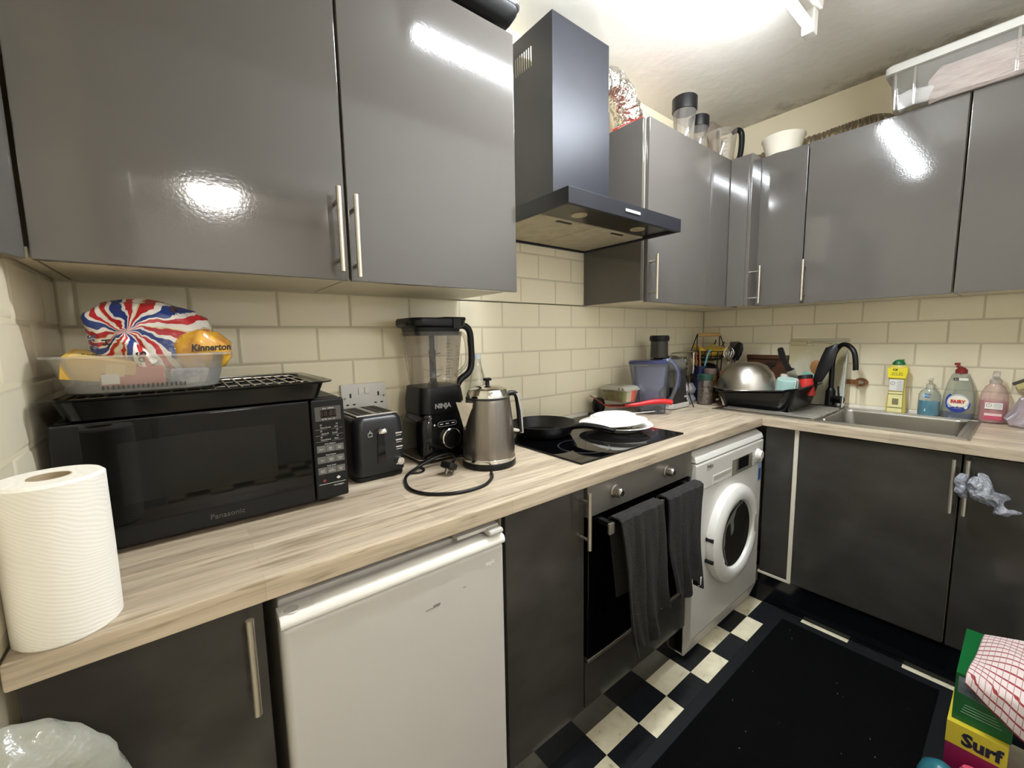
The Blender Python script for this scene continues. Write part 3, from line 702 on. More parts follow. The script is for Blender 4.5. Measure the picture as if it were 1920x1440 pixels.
# plastic tub with food on the rack
TB = Vector((-2.733, -.245, 1.2095))
t = T('plastic_tub', 'shallow translucent plastic tub full of food packets on the grill rack', 'tub', TB)
mb = MB(); ax_, ay_ = .118, .088; R = []
for (dx, z) in ((-.010, 0), (-.004, .004), (0, .02), (.010, .060), (.012, .066), (.0205, .067), (.0205, .071), (.011, .071), (.0085, .060), (-.0015, .02), (-.006, .006), (-.012, .003)):
    R.append(rrect(0, 0, ax_+dx, ay_+dx, .066, 10, z))
mb.rings(R); O('tub_body', mb, thin('tub_plastic', '#f2f0ec', .24, .22, '#e6e4de', .03), t)
mb = MB()
for k in range(18):
    x = -.058+k*.0068; mb.box(x-.0010, x+.0010, -ay_-.001, -ay_+.003, .010, .017)
O('vent_slots', mb, M('slot_shadow', '#3c3a36', .6), t, 'row of small slots along the base')

# union-flag pattern bread bag
fm = M('flag_bread_wrap', '#e8e2dc', .28, coat=.4); nt = fm.node_tree; Lk = nt.links.new; b = bsdf(fm)
tc = N(nt, 'ShaderNodeTexCoord'); mp = N(nt, 'ShaderNodeMapping'); mp.inputs['Rotation'].default_value = (PI/2, 0, 0); mp.inputs['Location'].default_value = (.0, .063, 0)
Lk(tc.outputs['Object'], mp.inputs[0])
no = N(nt, 'ShaderNodeTexNoise', Scale=13., Detail=3.); Lk(tc.outputs['Object'], no.inputs['Vector'])
va = N(nt, 'ShaderNodeVectorMath', _operation='MULTIPLY_ADD'); va.inputs[1].default_value = (.07, .07, .07); Lk(no.outputs['Color'], va.inputs[0]); Lk(mp.outputs[0], va.inputs[2])
gd = N(nt, 'ShaderNodeTexGradient'); gd.gradient_type = 'RADIAL'; Lk(va.outputs[0], gd.inputs[0])
mu = N(nt, 'ShaderNodeMath', _operation='MULTIPLY'); mu.inputs[1].default_value = 6.; Lk(gd.outputs[1], mu.inputs[0])
fr = N(nt, 'ShaderNodeMath', _operation='FRACT'); Lk(mu.outputs[0], fr.inputs[0])
rp = ramp(nt, [(0, '#b3222c'), (.20, '#e9e4df'), (.34, '#22397f'), (.56, '#e9e4df'), (.64, '#c02a33'), (.78, '#ece8e4'), (.95, '#d9c9a0')], 'CONSTANT'); Lk(fr.outputs[0], rp.inputs[0]); Lk(rp.outputs[0], b.inputs['Base Color'])
bp = N(nt, 'ShaderNodeBump', Strength=.6, Distance=.01); n2 = N(nt, 'ShaderNodeTexNoise', Scale=34., Detail=4.); Lk(tc.outputs['Object'], n2.inputs['Vector']); Lk(n2.outputs[0], bp.inputs['Height']); Lk(bp.outputs[0], b.inputs['Normal'])
BB = Vector((-2.722, -.215, 1.222))
t = T('bread_bag', 'knotted bread bag with red, white and blue flag print, on top of the tub', 'bread', BB)
mb = MB()
def loaf(u, v):
    a = 2*PI*u; p = PI*(v-.5)
    cx_, sx_ = math.cos(a), math.sin(a); e = lambda c: math.copysign(abs(c)**.62, c)
    q = Vector((e(cx_)*abs(math.cos(p))**.55*.094, e(sx_)*abs(math.cos(p))**.55*.062, .083+e(math.sin(p))*.083))
    d = (Vector((q.x+.035, q.z-.092, 0))).length                     # gathered towards the knot on the front
    if q.y < 0: q.y += .0-.02*math.exp(-(d/.03)**2); q += Vector((0, math.sin(math.atan2(q.z-.092, q.x+.035)*9)*.007*math.exp(-d/.06), 0))
    if q.x > 0: q.z -= .30*max(0, q.x-.02)*(q.z/.16)
    return q+noise.noise_vector(q*22)*.010+noise.noise_vector(q*60)*.0035
mb.sheet(loaf, 56, 30, closed_u=True)
O('wrap', mb, fm, t, ang=60)
mb = MB(); mb.tube([(-.035, -.048, .094), (-.040, -.074, .088), (-.032, -.080, .080)], lambda q: .010-.003*q, 10); mb.tube([(-.034, -.076, .084), (-.020, -.086, .060), (-.008, -.084, .036)], lambda q: .006+.014*q, 12)
for v in mb.bm.verts: v.co += noise.noise_vector(v.co*90)*.002
O('knot', mb, fm, t)
text('lettering', 'Soft', .020, INKK, (-.012, -.1005, .048), ((.25, 0, -1), (1, 0, .25)), t, bold=.0006)
text('lettering', 'St Wh', .016, M('navy_print', '#27335f', .4), (-.080, -.0665, .075), ((.08, 0, -1), (1, 0, .08)), t, bold=.0003)
text('lettering', 'H', .016, INKK, (-.063, -.0675, .082), ((.08, 0, -1), (1, 0, .08)), t, bold=.0006)
text('lettering', 'S', .030, M('brown_print', '#4a2b22', .4), (.040, -.052, .140), ((1, 0, -.25), (.2, .5, 1)), t, bold=.0006)
# orange pack
om = M('orange_wrap', '#d99a2e', .25, coat=.4); streak(om, '#c98a4a', '#eebb3d', (26, 26, 26), .35, .6)
t = T('bun_pack', 'orange and clear wrapped bun pack at the right end of the tub', 'bread', (-2.642, -.272, 1.246))
mb = MB(); mb.lathe([(.005, -.002), (.030, .002), (.044, .026), (.043, .052), (.030, .074), (.004, .082)], seg=28, sx=1.08, sy=.85)
for v in mb.bm.verts: v.co += noise.noise_vector(v.co*40)*.006
O('wrap', mb, om, t, ang=60)
text('lettering', 'Kinnerton', .019, INKK, (.014, -.0425, .044), ((1, .12, .02), (-.02, .10, 1)), t, bold=.0006, sx=.85, shear=.15)
# carton, red packet, blue packet in the tub
t = T('yellow_carton', 'tilted yellow carton sticking out of the left end of the tub', 'carton', (-2.795, -.262, 1.228)); ym = M('yellow_card', '#d8ae4a', .5)
mb = MB(); mb.xf = Matrix.Rotation(.16, 4, 'Y') @ Matrix.Rotation(.12, 4, 'X'); mb.box(-.052, .045, -.055, .050, .012, .052, .001); O('carton', mb, ym, t)
mb = MB(); mb.xf = Matrix.Rotation(.16, 4, 'Y') @ Matrix.Rotation(.12, 4, 'X'); mb.box(-.045, .010, -.048, .040, .052, .0525); mb.box(.005, .03, -.0555, -.055, .020, .046); O('panel_print', mb, M('pale_yellow_print', '#e6c87c', .5), t)
text('lettering', 'butter', .013, M('olive_print', '#6d5a22', .5), (-.005, -.045, .0536), ((1, 0, -.16), (0, 1, .12)), t)
t = T('red_packet', 'red packet seen through the front of the tub', 'packet', (-2.745, -.312, 1.222))
mb = MB(); mb.box(-.052, .040, -.008, .008, 0, .036, .005); O('packet', mb, M('red_wrap', '#b8403c', .4), t)
mb = MB(); mb.box(-.048, -.024, -.0088, -.0082, .006, .024, .0); O('white_panel', mb, WHITEP, t)
t = T('blue_packet', 'blue and white packet seen through the right of the tub', 'packet', (-2.668, -.300, 1.220))
mb = MB(); mb.box(-.030, .034, -.010, .010, 0, .030, .006); O('packet', mb, streak(M('blue_wrap', '#5a6a98', .4), '#41558d', '#cfc9cf', (30, 30, 30), .4, .6), t)

# double socket
L = (-2.223, 0, 1.115); t = T('double_socket', 'white double socket with two switches on the tiles behind the toaster', 'socket', L)
mb = MB(L); mb.box(-2.296, -2.150, -.014, -.003, 1.070, 1.160, .003); O('plate', mb, M('socket_white', '#dcd9d4', .3), t)
for sx in (-2.243, -2.223+.0):
    mb = MB(L); mb.box(sx, sx+.013, -.0185, -.014, 1.126, 1.148, .0015); O('switch', mb, WHITEP, t)
for cx in (-2.268, -2.178):
    mb = MB(L); mb.box(cx-.0028, cx+.0028, -.0143, -.0138, 1.116, 1.130); mb.box(cx-.0145, cx-.006, -.0143, -.0138, 1.092, 1.0965); mb.box(cx+.006, cx+.0145, -.0143, -.0138, 1.092, 1.0965); O('pin_holes', mb, INKK, t)
for cx in (-2.286, -2.160):
    mb = MB(L); mb.lathe([(.004, 0), (.003, .001)], (cx, -.014, 1.115), 12, ax=(0, -1, 0)); O('screw', mb, STEEL, t)

# toaster
t = T('toaster', 'black two-slot toaster between the microwave and the blender', 'toaster', (-2.266, -.147, WT1), math.radians(2))
TOB = M('toaster_black', '#1b1b1d', .33)
mb = MB(); hx = .073; hy = .098; R = []
for (d, z, r) in ((-.006, .012, .02), (0, .018, .024), (.001, .05, .026), (0, .13, .026), (-.003, .165, .026), (-.009, .176, .024), (-.018, .180, .02)):
    R.append(rrect(0, 0, hx+d, hy+d, r, 7, z))
mb.rings(R); O('housing', mb, TOB, t)
mb = MB(); mb.rings([rrect(0, 0, hx-.004, hy-.004, .02, 6, z) for z in (.004, .013)]); O('base', mb, BLK, t)
mb = MB(); mb.box(-.058, .058, -.078, .078, .1795, .1835, .002); top = O('top_plate', mb, STEEL, t, 'steel top plate')
for sx in (-1, 1):
    mb = MB(); mb.box(sx*.029-.021, sx*.029+.021, -.066, .070, .1836, .1841); O('slot', mb, M('slot_dark', '#1a1613', .6), top)
    for q in (-.011,):
        mb = MB(); mb.box(sx*.029+q-.0007, sx*.029+q+.0007, -.066, .066, .1841, .1852); O('slot_wire', mb, STEELB, top)
mb = MB()
prof = [(-.013, .048), (.013, .048), (.010, .10), (.0085, .145), (-.0085, .145), (-.010, .10)]
mb.prism(prof, 'y', -hy-.003, -hy+.001, bev=.001); O('lever_track', mb, BLKG, t)
mb = MB(); mb.lathe([(.004, -.006), (.014, -.004), (.015, .002), (.010, .007), (.003, .008)], (.0, -hy-.014, .139), 24, sx=1.15, sy=.75); mb.box(-.004, .004, -hy-.012, -hy, .136, .141); O('lever', mb, CHROME, t, 'chrome lever')
mb = MB(); mb.lathe([(.013, 0), (.0125, .010), (.010, .013)], (.050, -hy-.002, .045), 24, ax=(0, -1, 0)); mb.xf = Matrix.Translation((.050, -hy-.014, .045)) @ Matrix.Rotation(-.35, 4, 'Y'); mb.box(-.017, .002, -.004, .001, -.002, .002, .001); O('browning_dial', mb, CHROME, t, 'chrome dial')
for k in range(3):
    zz = .125-.020*k; mb = MB(); mb.box(.042, .0625, -hy-.0030, -hy+.002, zz-.0022, zz+.0022, .001); bt = O('button', mb, CHROME, t)
    mb = MB(); mb.box(.044, .060, -hy-.0016, -hy, zz-.0075, zz-.0063); O('button_mark', mb, INKW, bt)
mb = MB(); zc = .126; xm = -.030
for (a, b_, c, d) in ((-.006, .006, 0, .0008), (-.006, .006, .0092, .01), (-.006, -.0052, 0, .01), (.0052, .006, 0, .01), (-.003, .003, .012, .0128), (-.0004, .0004, .013, .018)):
    mb.box(xm+a, xm+b_, -hy-.0016, -hy, zc+c, zc+d)
O('bread_symbol', mb, INKW, t)

# blender
BLL = (-2.034, -.130, WT1); t = T('blender', 'black jug blender with clear jug and looped handle behind the kettle', 'blender', BLL, math.radians(1))
mb = MB(); R = []
for (hx, hy, z, r) in ((.088, .080, .004, .03), (.094, .086, .012, .035), (.094, .086, .10, .035), (.090, .082, .132, .035), (.080, .075, .142, .03), (.078, .073, .152, .03)):
    R.append(rrect(0, 0, hx, hy, r, 7, z))
mb.rings(R); base = O('motor_base', mb, BLKG, t)
mb = MB(); mb.rings([rrect(0, 0, .0945, .0865, .035, 7, z) for z in (.0125, .0155)]); O('base_trim', mb, CHROME, base)
c = (.006, -.086, .075)
mb = MB(); mb.lathe([(.033, 0), (.033, .010), (.030, .013), (.029, .010)], c, 40, ax=(0, -1, 0)); dl = O('dial', mb, CHROME, base, 'chrome ringed dial')
mb = MB(); mb.lathe([(.029, .010), (.028, .017), (.025, .019)], c, 36, ax=(0, -1, 0)); O('dial_face', mb, BLK, dl)
mb = MB(); 
R1 = rrect(0, 0, .034, .008, .008, 6); R2 = rrect(0, 0, .0328, .0068, .0068, 6); o = Vector((-.004, -.0864, .122))
f = lambda p, y: (o.x+p.x, o.y+y, o.z+p.y)
mb.rings([[f(p, 0) for p in R1], [f(p, -.001) for p in R1], [f(p, -.001) for p in R2], [f(p, 0) for p in R2]], cap0=False, cap1=False); O('button_outline', mb, INKG, base)
for k in range(3):
    mb = MB(); mb.box(o.x-.026+k*.021, o.x-.015+k*.021, o.y-.0008, o.y, o.z-.001, o.z+.001); O('button_mark', mb, INKW, base)
mb = MB(); mb.lathe([(.003, 0), (.0025, .0008)], (o.x-.045, o.y, o.z), 12, ax=(0, -1, 0)); O('power_mark', mb, INKW, base)
mb = MB(); R = []
for (hx, hy, z, r) in ((.074, .070, .150, .03), (.080, .074, .158, .03), (.080, .074, .195, .03), (.076, .071, .222, .03), (.074, .068, .238, .03)):
    R.append(rrect(0, 0, hx, hy, r, 7, z))
mb.rings(R); col = O('jug_collar', mb, BLK, t)
text('lettering', 'NINJA', .021, M('blender_print', '#8e8c88', .35), (-.010, -.0747, .178), XY, col, bold=.0007)
jug = thin('jug_plastic', '#efece8', .05, .03, '#d8d2cc', .05)
mb = MB(); R = []
for (hx, hy, z, r) in ((.066, .060, .236, .028), (.074, .066, .30, .034), (.083, .074, .385, .04), (.087, .078, .412, .042)):
    R.append(rrect(0, 0, hx, hy, r, 7, z))
mb.rings(R, cap1=False); jg = O('jug', mb, jug, t)
mb = MB()
for k in range(12):
    zz = .265+k*.0098; wd = .016 if k % 3 else .024; yy = -.0625-.0105*(zz-.236)/.16*1.05-.0012
    mb.box(.010, .010+wd, yy-.0004, yy, zz, zz+.0008)
    if k % 2 == 0: mb.box(.048, .048+.010, yy-.0004, yy, zz, zz+.0008)
mb.box(.0215, .0223, -.0662, -.0658, .262, .30); O('measure_marks', mb, INKK, jg)
mb = MB(); mb.lathe([(.020, .238), (.016, .246), (.0115, .25), (.0105, .33), (.012, .334), (.0115, .352), (.009, .356), (.009, .40)], seg=20); bs = O('blade_column', mb, M('charcoal_plastic', '#2b2b2b', .4), t)
for (zz, a) in ((.262, .3), (.284, 2.2), (.312, 1.2), (.336, 3.4)):
    mb = MB()
    for q in (0, PI):
        d = Vector((math.cos(a+q), math.sin(a+q), 0)); n = Vector((-d.y, d.x, 0))
        mb.put([d*.009+n*.006+Vector((0, 0, zz)), d*.036+n*.001+Vector((0, 0, zz+.006)), d*.034-n*.004+Vector((0, 0, zz+.005)), d*.009-n*.006+Vector((0, 0, zz)), d*.009+n*.006+Vector((0, 0, zz+.0012)), d*.036+n*.001+Vector((0, 0, zz+.0072)), d*.034-n*.004+Vector((0, 0, zz+.0062)), d*.009-n*.006+Vector((0, 0, zz+.0012))], [(0, 1, 2, 3), (7, 6, 5, 4), (0, 4, 5, 1), (1, 5, 6, 2), (2, 6, 7, 3), (3, 7, 4, 0)])
    O('blade', mb, STEEL, bs)
mb = MB(); R = []
for (hx, hy, z, r) in ((.080, .071, .400, .04), (.083, .074, .424, .04), (.096, .084, .430, .045), (.098, .086, .446, .045), (.094, .082, .454, .042)):
    R.append(rrect(-.002, 0, hx, hy, r, 7, z))
mb.rings(R); lid = O('lid', mb, BLK, t)
mb = MB(); mb.box(.012, .090, -.070, -.02, .446, .458, .004); mb.prism([(.030, .420), (.050, .420), (.060, .430), (.060, .452), (.030, .452)], 'y', -.0895, -.084, bev=.002); O('lid_latch', mb, BLKM, lid)
mb = MB(); mb.box(-.110, -.09, -.03, .03, .432, .440, .003); O('pour_flap', mb, BLK, lid)
mb = MB(); mb.tube([(.082, -.008, .428), (.118, -.010, .432), (.140, -.012, .412), (.145, -.012, .36), (.145, -.012, .305), (.132, -.012, .272), (.098, -.010, .248), (.078, -.008, .215)], .0115, 12); O('handle', mb, BLK, t)
mb = MB(); mb.tube([(.088, -.006, .408), (.116, -.008, .402), (.127, -.010, .37), (.127, -.010, .312), (.112, -.010, .288), (.078, -.008, .264)], .006, 10); O('handle_inner', mb, jug, t)
mb = MB(); mb.tube([(-.085, -.055, .012), (-.105, -.085, .006), (-.11, -.125, .004), (-.13, -.14, .004), (-.155, -.13, .004)], .003, 8); O('power_cord', mb, BLK, t)

# clear bottle
t = T('water_bottle', 'clear plastic water bottle with a pale cap behind the kettle', 'bottle', (-1.815, -.062, WT1))
bt = thin('bottle_plastic', '#f2f2ee', .08, .05, '#dcdad2', .07, bump=(60, .4))
mb = MB(); mb.lathe([(.030, 0), (.034, .006), (.034, .08), (.031, .09), (.034, .10), (.034, .20), (.030, .235), (.016, .29), (.0135, .315)], seg=28, cap1=False); O('bottle', mb, bt, t)
mb = MB(); mb.lathe([(.0155, .312), (.0155, .328), (.014, .330)], seg=24); O('cap', mb, M('pale_cap', '#cfd8dc', .4), t)

# kettle
KL = (-1.953, -.325, WT1); t = T('kettle', 'brushed steel kettle with V spout in front of the blender', 'kettle', KL, math.radians(-12))
KST = M('kettle_steel', '#8d8781', .30, 1., bump=(160, .12, .002), stretch=(1, 1, .03))
mb = MB(); mb.lathe([(.079, .0), (.083, .004), (.083, .016), (.080, .020)], seg=56); O('base', mb, BLK, t)
mb = MB(); mb.lathe([(.0815, .020), (.082, .028), (.0805, .031)], seg=56); O('base_band', mb, CHROME, t)
mb = MB(); mb.lathe([(.080, .031), (.0804, .06), (.077, .12), (.069, .195), (.067, .206)], seg=64); bd = O('body', mb, KST, t)
mb = MB(); mb.lathe([(.068, .206), (.068, .211), (.066, .2125)], seg=56); O('rim_band', mb, M('kettle_dark_band', '#2a2826', .3), bd)
mb = MB(); mb.lathe([(.065, .2125), (.064, .222), (.058, .235), (.040, .243), (.015, .246), (.004, .246)], seg=56); lid = O('lid', mb, CHROME, t)
mb = MB(); mb.lathe([(.007, .245), (.006, .258), (.013, .261), (.0135, .266), (.009, .269)], seg=24); O('lid_knob', mb, BLKG, lid)
# V spout on the -x side
mb = MB()
A = [(-.062, -.034, .200), (-.104, -.003, .202), (-.104, .003, .202), (-.062, .034, .200)]; B = [(-.077, -.006, .118), (-.079, -.001, .116), (-.079, .001, .116), (-.077, .006, .118)]
mid = [(-.064, -.026, .165), (-.094, -.002, .172), (-.094, .002, .172), (-.064, .026, .165)]
mb.rings([A, mid, B]); O('spout', mb, CHROME, bd)
mb = MB(); mb.tube([(.064, 0, .212), (.082, 0, .216), (.098, 0, .207), (.105, 0, .165), (.110, 0, .105), (.109, 0, .088)], lambda q: .0085-.001*q, 12); hd = O('handle', mb, BLK, t)
mb = MB()
mb.prism([(.090, .214), (.104, .214), (.113, .160), (.1195, .085), (.112, .083), (.1075, .155), (.1005, .200)], 'y', -.010, .010, bev=.002); O('handle_plate', mb, CHROME, hd)
mb = MB(); mb.cyl((.078, 0, .100), (.112, 0, .092), .006); O('handle_stud', mb, CHROME, hd)
# cord with plug: world points turned into the kettle's space
Mi = (Matrix.Translation(Vector(KL)) @ rot_z(math.radians(-12))).inverted()
z = WT1+.0045
cw = [(-2.005, -.408, z), (-2.035, -.452, z), (-2.09, -.487, z), (-2.165, -.484, z), (-2.225, -.44, z), (-2.243, -.375, z), (-2.215, -.29, z), (-2.165, -.247, z+.004), (-2.115, -.238, z+.016), (-2.072, -.240, z+.026), (-2.052, -.262, z+.03), (-2.063, -.30, z+.026), (-2.082, -.322, z+.024)]
mb = MB(); mb.tube([Mi @ Vector(p) for p in cw], .0044, 10, sm=8); cd = O('power_cord', mb, BLK, t)
pl = Mi @ Vector((-2.098, -.334, z+.019)); mb = MB(); mb.xf = Matrix.Translation(pl) @ rot_z(.6) @ Matrix.Rotation(.5, 4, 'Y')
mb.prism([(-.023, -.018), (-.023, .018), (-.006, .024), (.014, .017), (.020, .006), (.020, -.006), (.014, -.017), (-.006, -.024)], 'z', -.009, .009, bev=.004); pg = O('plug', mb, BLK, cd)
mb = MB(); mb.xf = Matrix.Translation(pl) @ rot_z(.6) @ Matrix.Rotation(.5, 4, 'Y')
mb.box(-.014, -.010, -.003, .003, -.026, -.008, .0005); mb.box(.006, .0095, -.0145, -.0085, -.022, -.008, .0005); mb.box(.006, .0095, .0085, .0145, -.022, -.008, .0005); O('pin', mb, STEELB, pg)

# frying pan
t = T('frying_pan', 'black non-stick frying pan on the left of the hob, handle towards the front', 'frying pan', (-1.578, -.168, .9166), math.radians(-72))
NS = M('nonstick', '#131314', .33); streak(NS, '#0e0e0f', '#1e1d1c', (18, 18, 18), .4, .75)
mb = MB(); mb.lathe([(.02, .0), (.098, 0), (.106, .004), (.130, .042), (.133, .047), (.130, .0485), (.126, .043), (.104, .008), (.096, .005), (.02, .0045)], seg=56); O('pan_body', mb, NS, t)
mb = MB(); mb.tube([(.118, 0, .036), (.145, 0, .046), (.18, 0, .052), (.25, 0, .050), (.292, 0, .044)], lambda q: .0075+.004*math.sin(PI*min(1, q*1.15)), 12)
for v in mb.bm.verts: v.co.y *= 1.35
O('handle', mb, BLK, t)
mb = MB(); 
for k in range(26):
    a, r = random.random()*6.28, random.random()*.055; s = .0015+.002*random.random(); x, y = r*math.cos(a)+.01, r*math.sin(a)
    mb.box(x-s, x+s, y-s, y+s, .0048, .0052+s*.6, .0003)
o = O('food_crumbs', mb, M('crumb_brown', '#6a5744', .8), t); o['kind'] = 'stuff'
# plates
def plate(label, loc, rx, ry, flip, r=.134):
    t = T('dinner_plate', label, 'plate', loc, 0, 'white plates on the hob')
    m = Matrix.Rotation(rx, 4, 'X') @ Matrix.Rotation(ry, 4, 'Y')
    pr = [(.02, .0), (.078, 0), (.088, .003), (.100, .012), (r-.004, .022), (r, .0245), (r-.003, .027), (.099, .016), (.086, .007), (.076, .0045), (.02, .004)]
    if flip: pr = [(.02, .0235), (.070, .0235), (.074, .0285), (.078, .0285), (.080, .0245), (.090, .0235), (.098, .014), (r-.004, .0035), (r, .0025), (r-.002, .0), (.096, .010), (.084, .018), (.02, .019)]
    mb = MB(); mb.xf = m; mb.lathe(pr, seg=64); O('plate_body', mb, CER, t); return t
plate('white plate lying right way up on the hob with food scraps', (-1.296, -.318, .9166), 0, 0, False)
plate('white plate turned upside down and tilted on top of the other plate', (-1.318, -.304, .9525), math.radians(-3), math.radians(-2.5), True, .136)
t = T('fork', 'dark fork lying between the two white plates', 'fork', (-1.352, -.390, .934), math.radians(-38))
mb = MB(); mb.tube([(-.06, 0, .0), (0, 0, .004), (.012, 0, .003)], .003, 8, sm=4); mb.box(.01, .028, -.010, .010, .001, .0035, .001)
for k in range(4): mb.tube([(.026, -.0082+k*.0055, .0025), (.045, -.0082+k*.0055, -.001), (.060, -.0082+k*.0055, .002)], .0013, 6, sm=3)
O('fork_body', mb, M('dark_steel', '#5c5650', .25, 1.), t)
mb = MB()
for k in range(34):
    a, r = random.random()*6.28, .095*math.sqrt(random.random()); s = .003+.006*random.random()
    p = Vector((-1.296+r*math.cos(a), -.318+r*math.sin(a), .9225+s*.3)); mb.xf = Matrix.Translation(p) @ rot_z(a*3)
    mb.box(-s, s, -s*.6, s*.6, -s*.3, s*.3, s*.1)
tag(O('food_scraps', mb, streak(M('food_brown', '#8a6c48', .8), '#6b4f34', '#b79f78', (60, 60, 60), .4, .6)), 'brown food scraps on the lower plate', 'food', kind='stuff')

# ================================================================== behind the hob and in the corner
RED = M('red_silicone', '#b8291f', .35)
t = T('slotted_turner', 'red slotted turner lying under the food container behind the hob', 'turner', (-1.075, -.110, .954))
m = rot_z(math.radians(-36))
mb = MB(); mb.xf = m
def blade(u, v):
    x = -.10+.17*u; w = .042*(1-.25*u); y = (v-.5)*2*w
    return (x, y, .012+.048*math.exp(-((x+.10)/.045)**2)-.006*math.cos((v-.5)*2.2))
for k in range(4): mb.sheet(lambda u, v, k=k: blade(u*.62, (k+v*.72)/4+.03), 12, 4, .003)
mb.sheet(lambda u, v: blade(.60+.40*u, v), 8, 8, .003); mb.sheet(lambda u, v: blade(.0+.05*u, v), 3, 8, .003)
O('slotted_head', mb, M('dark_red_silicone', '#8e2a1c', .35), t)
mb = MB(); mb.xf = m; mb.tube([(.06, 0, .008), (.12, 0, .012), (.19, 0, .022), (.26, 0, .024), (.292, 0, .016)], lambda q: .007+.006*min(1, q*1.6), 12); O('handle', mb, M('bright_red_silicone', '#c9252a', .25), t)
t = T('black_spatula', 'black spatula with a steel rod handle under the red turner', 'spatula', (-1.02, -.13, WT1+.001))
m = rot_z(math.radians(-37))
mb = MB(); mb.xf = m; mb.box(-.16, .05, -.042, .042, .0, .012, .004)
O('spatula_head', mb, BLK, t)
mb = MB(); mb.xf = m; mb.tube([(.02, .01, .007), (.10, .012, .010), (.165, .018, .014), (.178, .030, .018)], .003, 8); O('rod', mb, CHROME, t)
mb = MB(); mb.xf = m; mb.tube([(.10, .045, .010), (.15, .052, .020), (.195, .05, .024), (.205, .045, .010)], lambda q: .010+.006*q, 12); O('grip', mb, M('dark_green_grip', '#23271f', .4), t)
mb = MB(); mb.xf = m
for k in range(6): mb.lathe([(.001, 0), (.003, .002), (.001, .004)], (-.165+k*.018, -.046, .006), 10)
O('studs', mb, WHITEP, t)
t = T('black_ladle', 'small round black ladle head beside the food container, against the tiles', 'ladle', (-1.10, -.048, .924))
mb = MB(); mb.lathe([(.004, 0), (.022, .004), (.030, .020), (.030, .05), (.026, .066), (.012, .074), (.003, .075)], seg=28); O('ladle_head', mb, BLK, t)
mb = MB(); mb.tube([(.0, .01, .05), (.03, .03, .03), (.08, .035, .02)], .005, 8); O('ladle_handle', mb, BLK, t)
# takeaway food container
t = T('food_container', 'clear lidded takeaway container of green food on the red turner', 'food container', (-1.015, -.108, .982))
mb = MB(); mb.rings([rrect(0, 0, hx, hy, .014, 5, z) for hx, hy, z in ((.046, .064, 0), (.054, .076, .056), (.057, .079, .058))], cap1=False); O('tub_body', mb, thin('tub_clear', '#efeee4', .16, .08, '#d8d5c0', .05), t)
mb = MB(); mb.rings([rrect(0, 0, hx, hy, .014, 5, z) for hx, hy, z in ((.0425, .0585, .002), (.050, .068, .044), (.045, .062, .048))]); O('food', mb, streak(M('green_food', '#6f7a3c', .6), '#8a6a3a', '#7c8f45', (30, 30, 30), .42, .58), t, 'green and brown food')
mb = MB(); mb.rings([rrect(0, 0, hx, hy, r, 5, z) for hx, hy, z, r in ((.059, .081, .056, .015), (.060, .082, .061, .015), (.052, .074, .074, .02), (.040, .060, .0775, .02))]); ld = O('lid', mb, thin('lid_clear', '#f2f1ec', .40, .12, '#e6e4da', .06), t)
mb = MB(); mb.prism([(-.070, .0625), (-.040, .0625), (-.034, .0695), (-.064, .0695)], 'x', -.0605, -.0598); O('lid_label', mb, streak(M('label_green', '#7a8a3a', .5), '#2d3020', '#b7b964', (60, 60, 60), .4, .6), ld)

# water filter jug
t = T('filter_jug', 'blue tinted water filter jug between the food container and the juicer', 'jug', (-.862, -.172, WT1), math.radians(-54))
blu = thin('jug_blue', '#d6d9e2', .14, .04, '#a9acba', .06); navy = M('jug_navy', '#27315f', .25)
mb = MB(); mb.xf = Matrix.Diagonal((.86, .86, 1.03, 1)); mb.rings([rrect(cx, 0, hx, hy, r, 6, z) for cx, hx, hy, r, z in ((.01, .080, .044, .03, 0), (.005, .088, .050, .035, .06), (0, .098, .055, .04, .16), (-.006, .110, .060, .045, .245))], cap1=False); O('jug_body', mb, blu, t)
mb = MB(); mb.xf = Matrix.Diagonal((.86, .86, 1.03, 1)); mb.rings([rrect(-.006, 0, .111, .061, .045, 6, .240), rrect(-.006, 0, .112, .062, .045, 6, .250), rrect(-.010, 0, .100, .054, .04, 6, .256)]); O('lid', mb, M('lid_blue', '#3a4066', .3), t)
mb = MB(); mb.xf = Matrix.Diagonal((.86, .86, 1.03, 1)); mb.rings([rrect(0, 0, hx, hy, .03, 6, z) for hx, hy, z in ((.052, .034, .045), (.056, .038, .11), (.080, .046, .135), (.088, .05, .225))]); O('filter_funnel', mb, thin('funnel_blue', '#dfe3f0', .38, .2, '#b3badb', .04), t)
mb = MB(); mb.xf = Matrix.Diagonal((.86, .86, 1.03, 1)); mb.tube([(.085, 0, .252), (.120, 0, .246), (.150, 0, .205), (.152, 0, .150), (.130, 0, .09), (.096, 0, .035)], lambda q: .012-.003*q, 12); O('handle', mb, blu, t)
mb = MB(); mb.xf = Matrix.Diagonal((.86, .86, 1.03, 1)); mb.tube([(.070, 0, .256), (.118, 0, .256), (.158, 0, .212), (.163, 0, .16), (.158, 0, .125)], .006, 10); O('handle_rim', mb, navy, t)

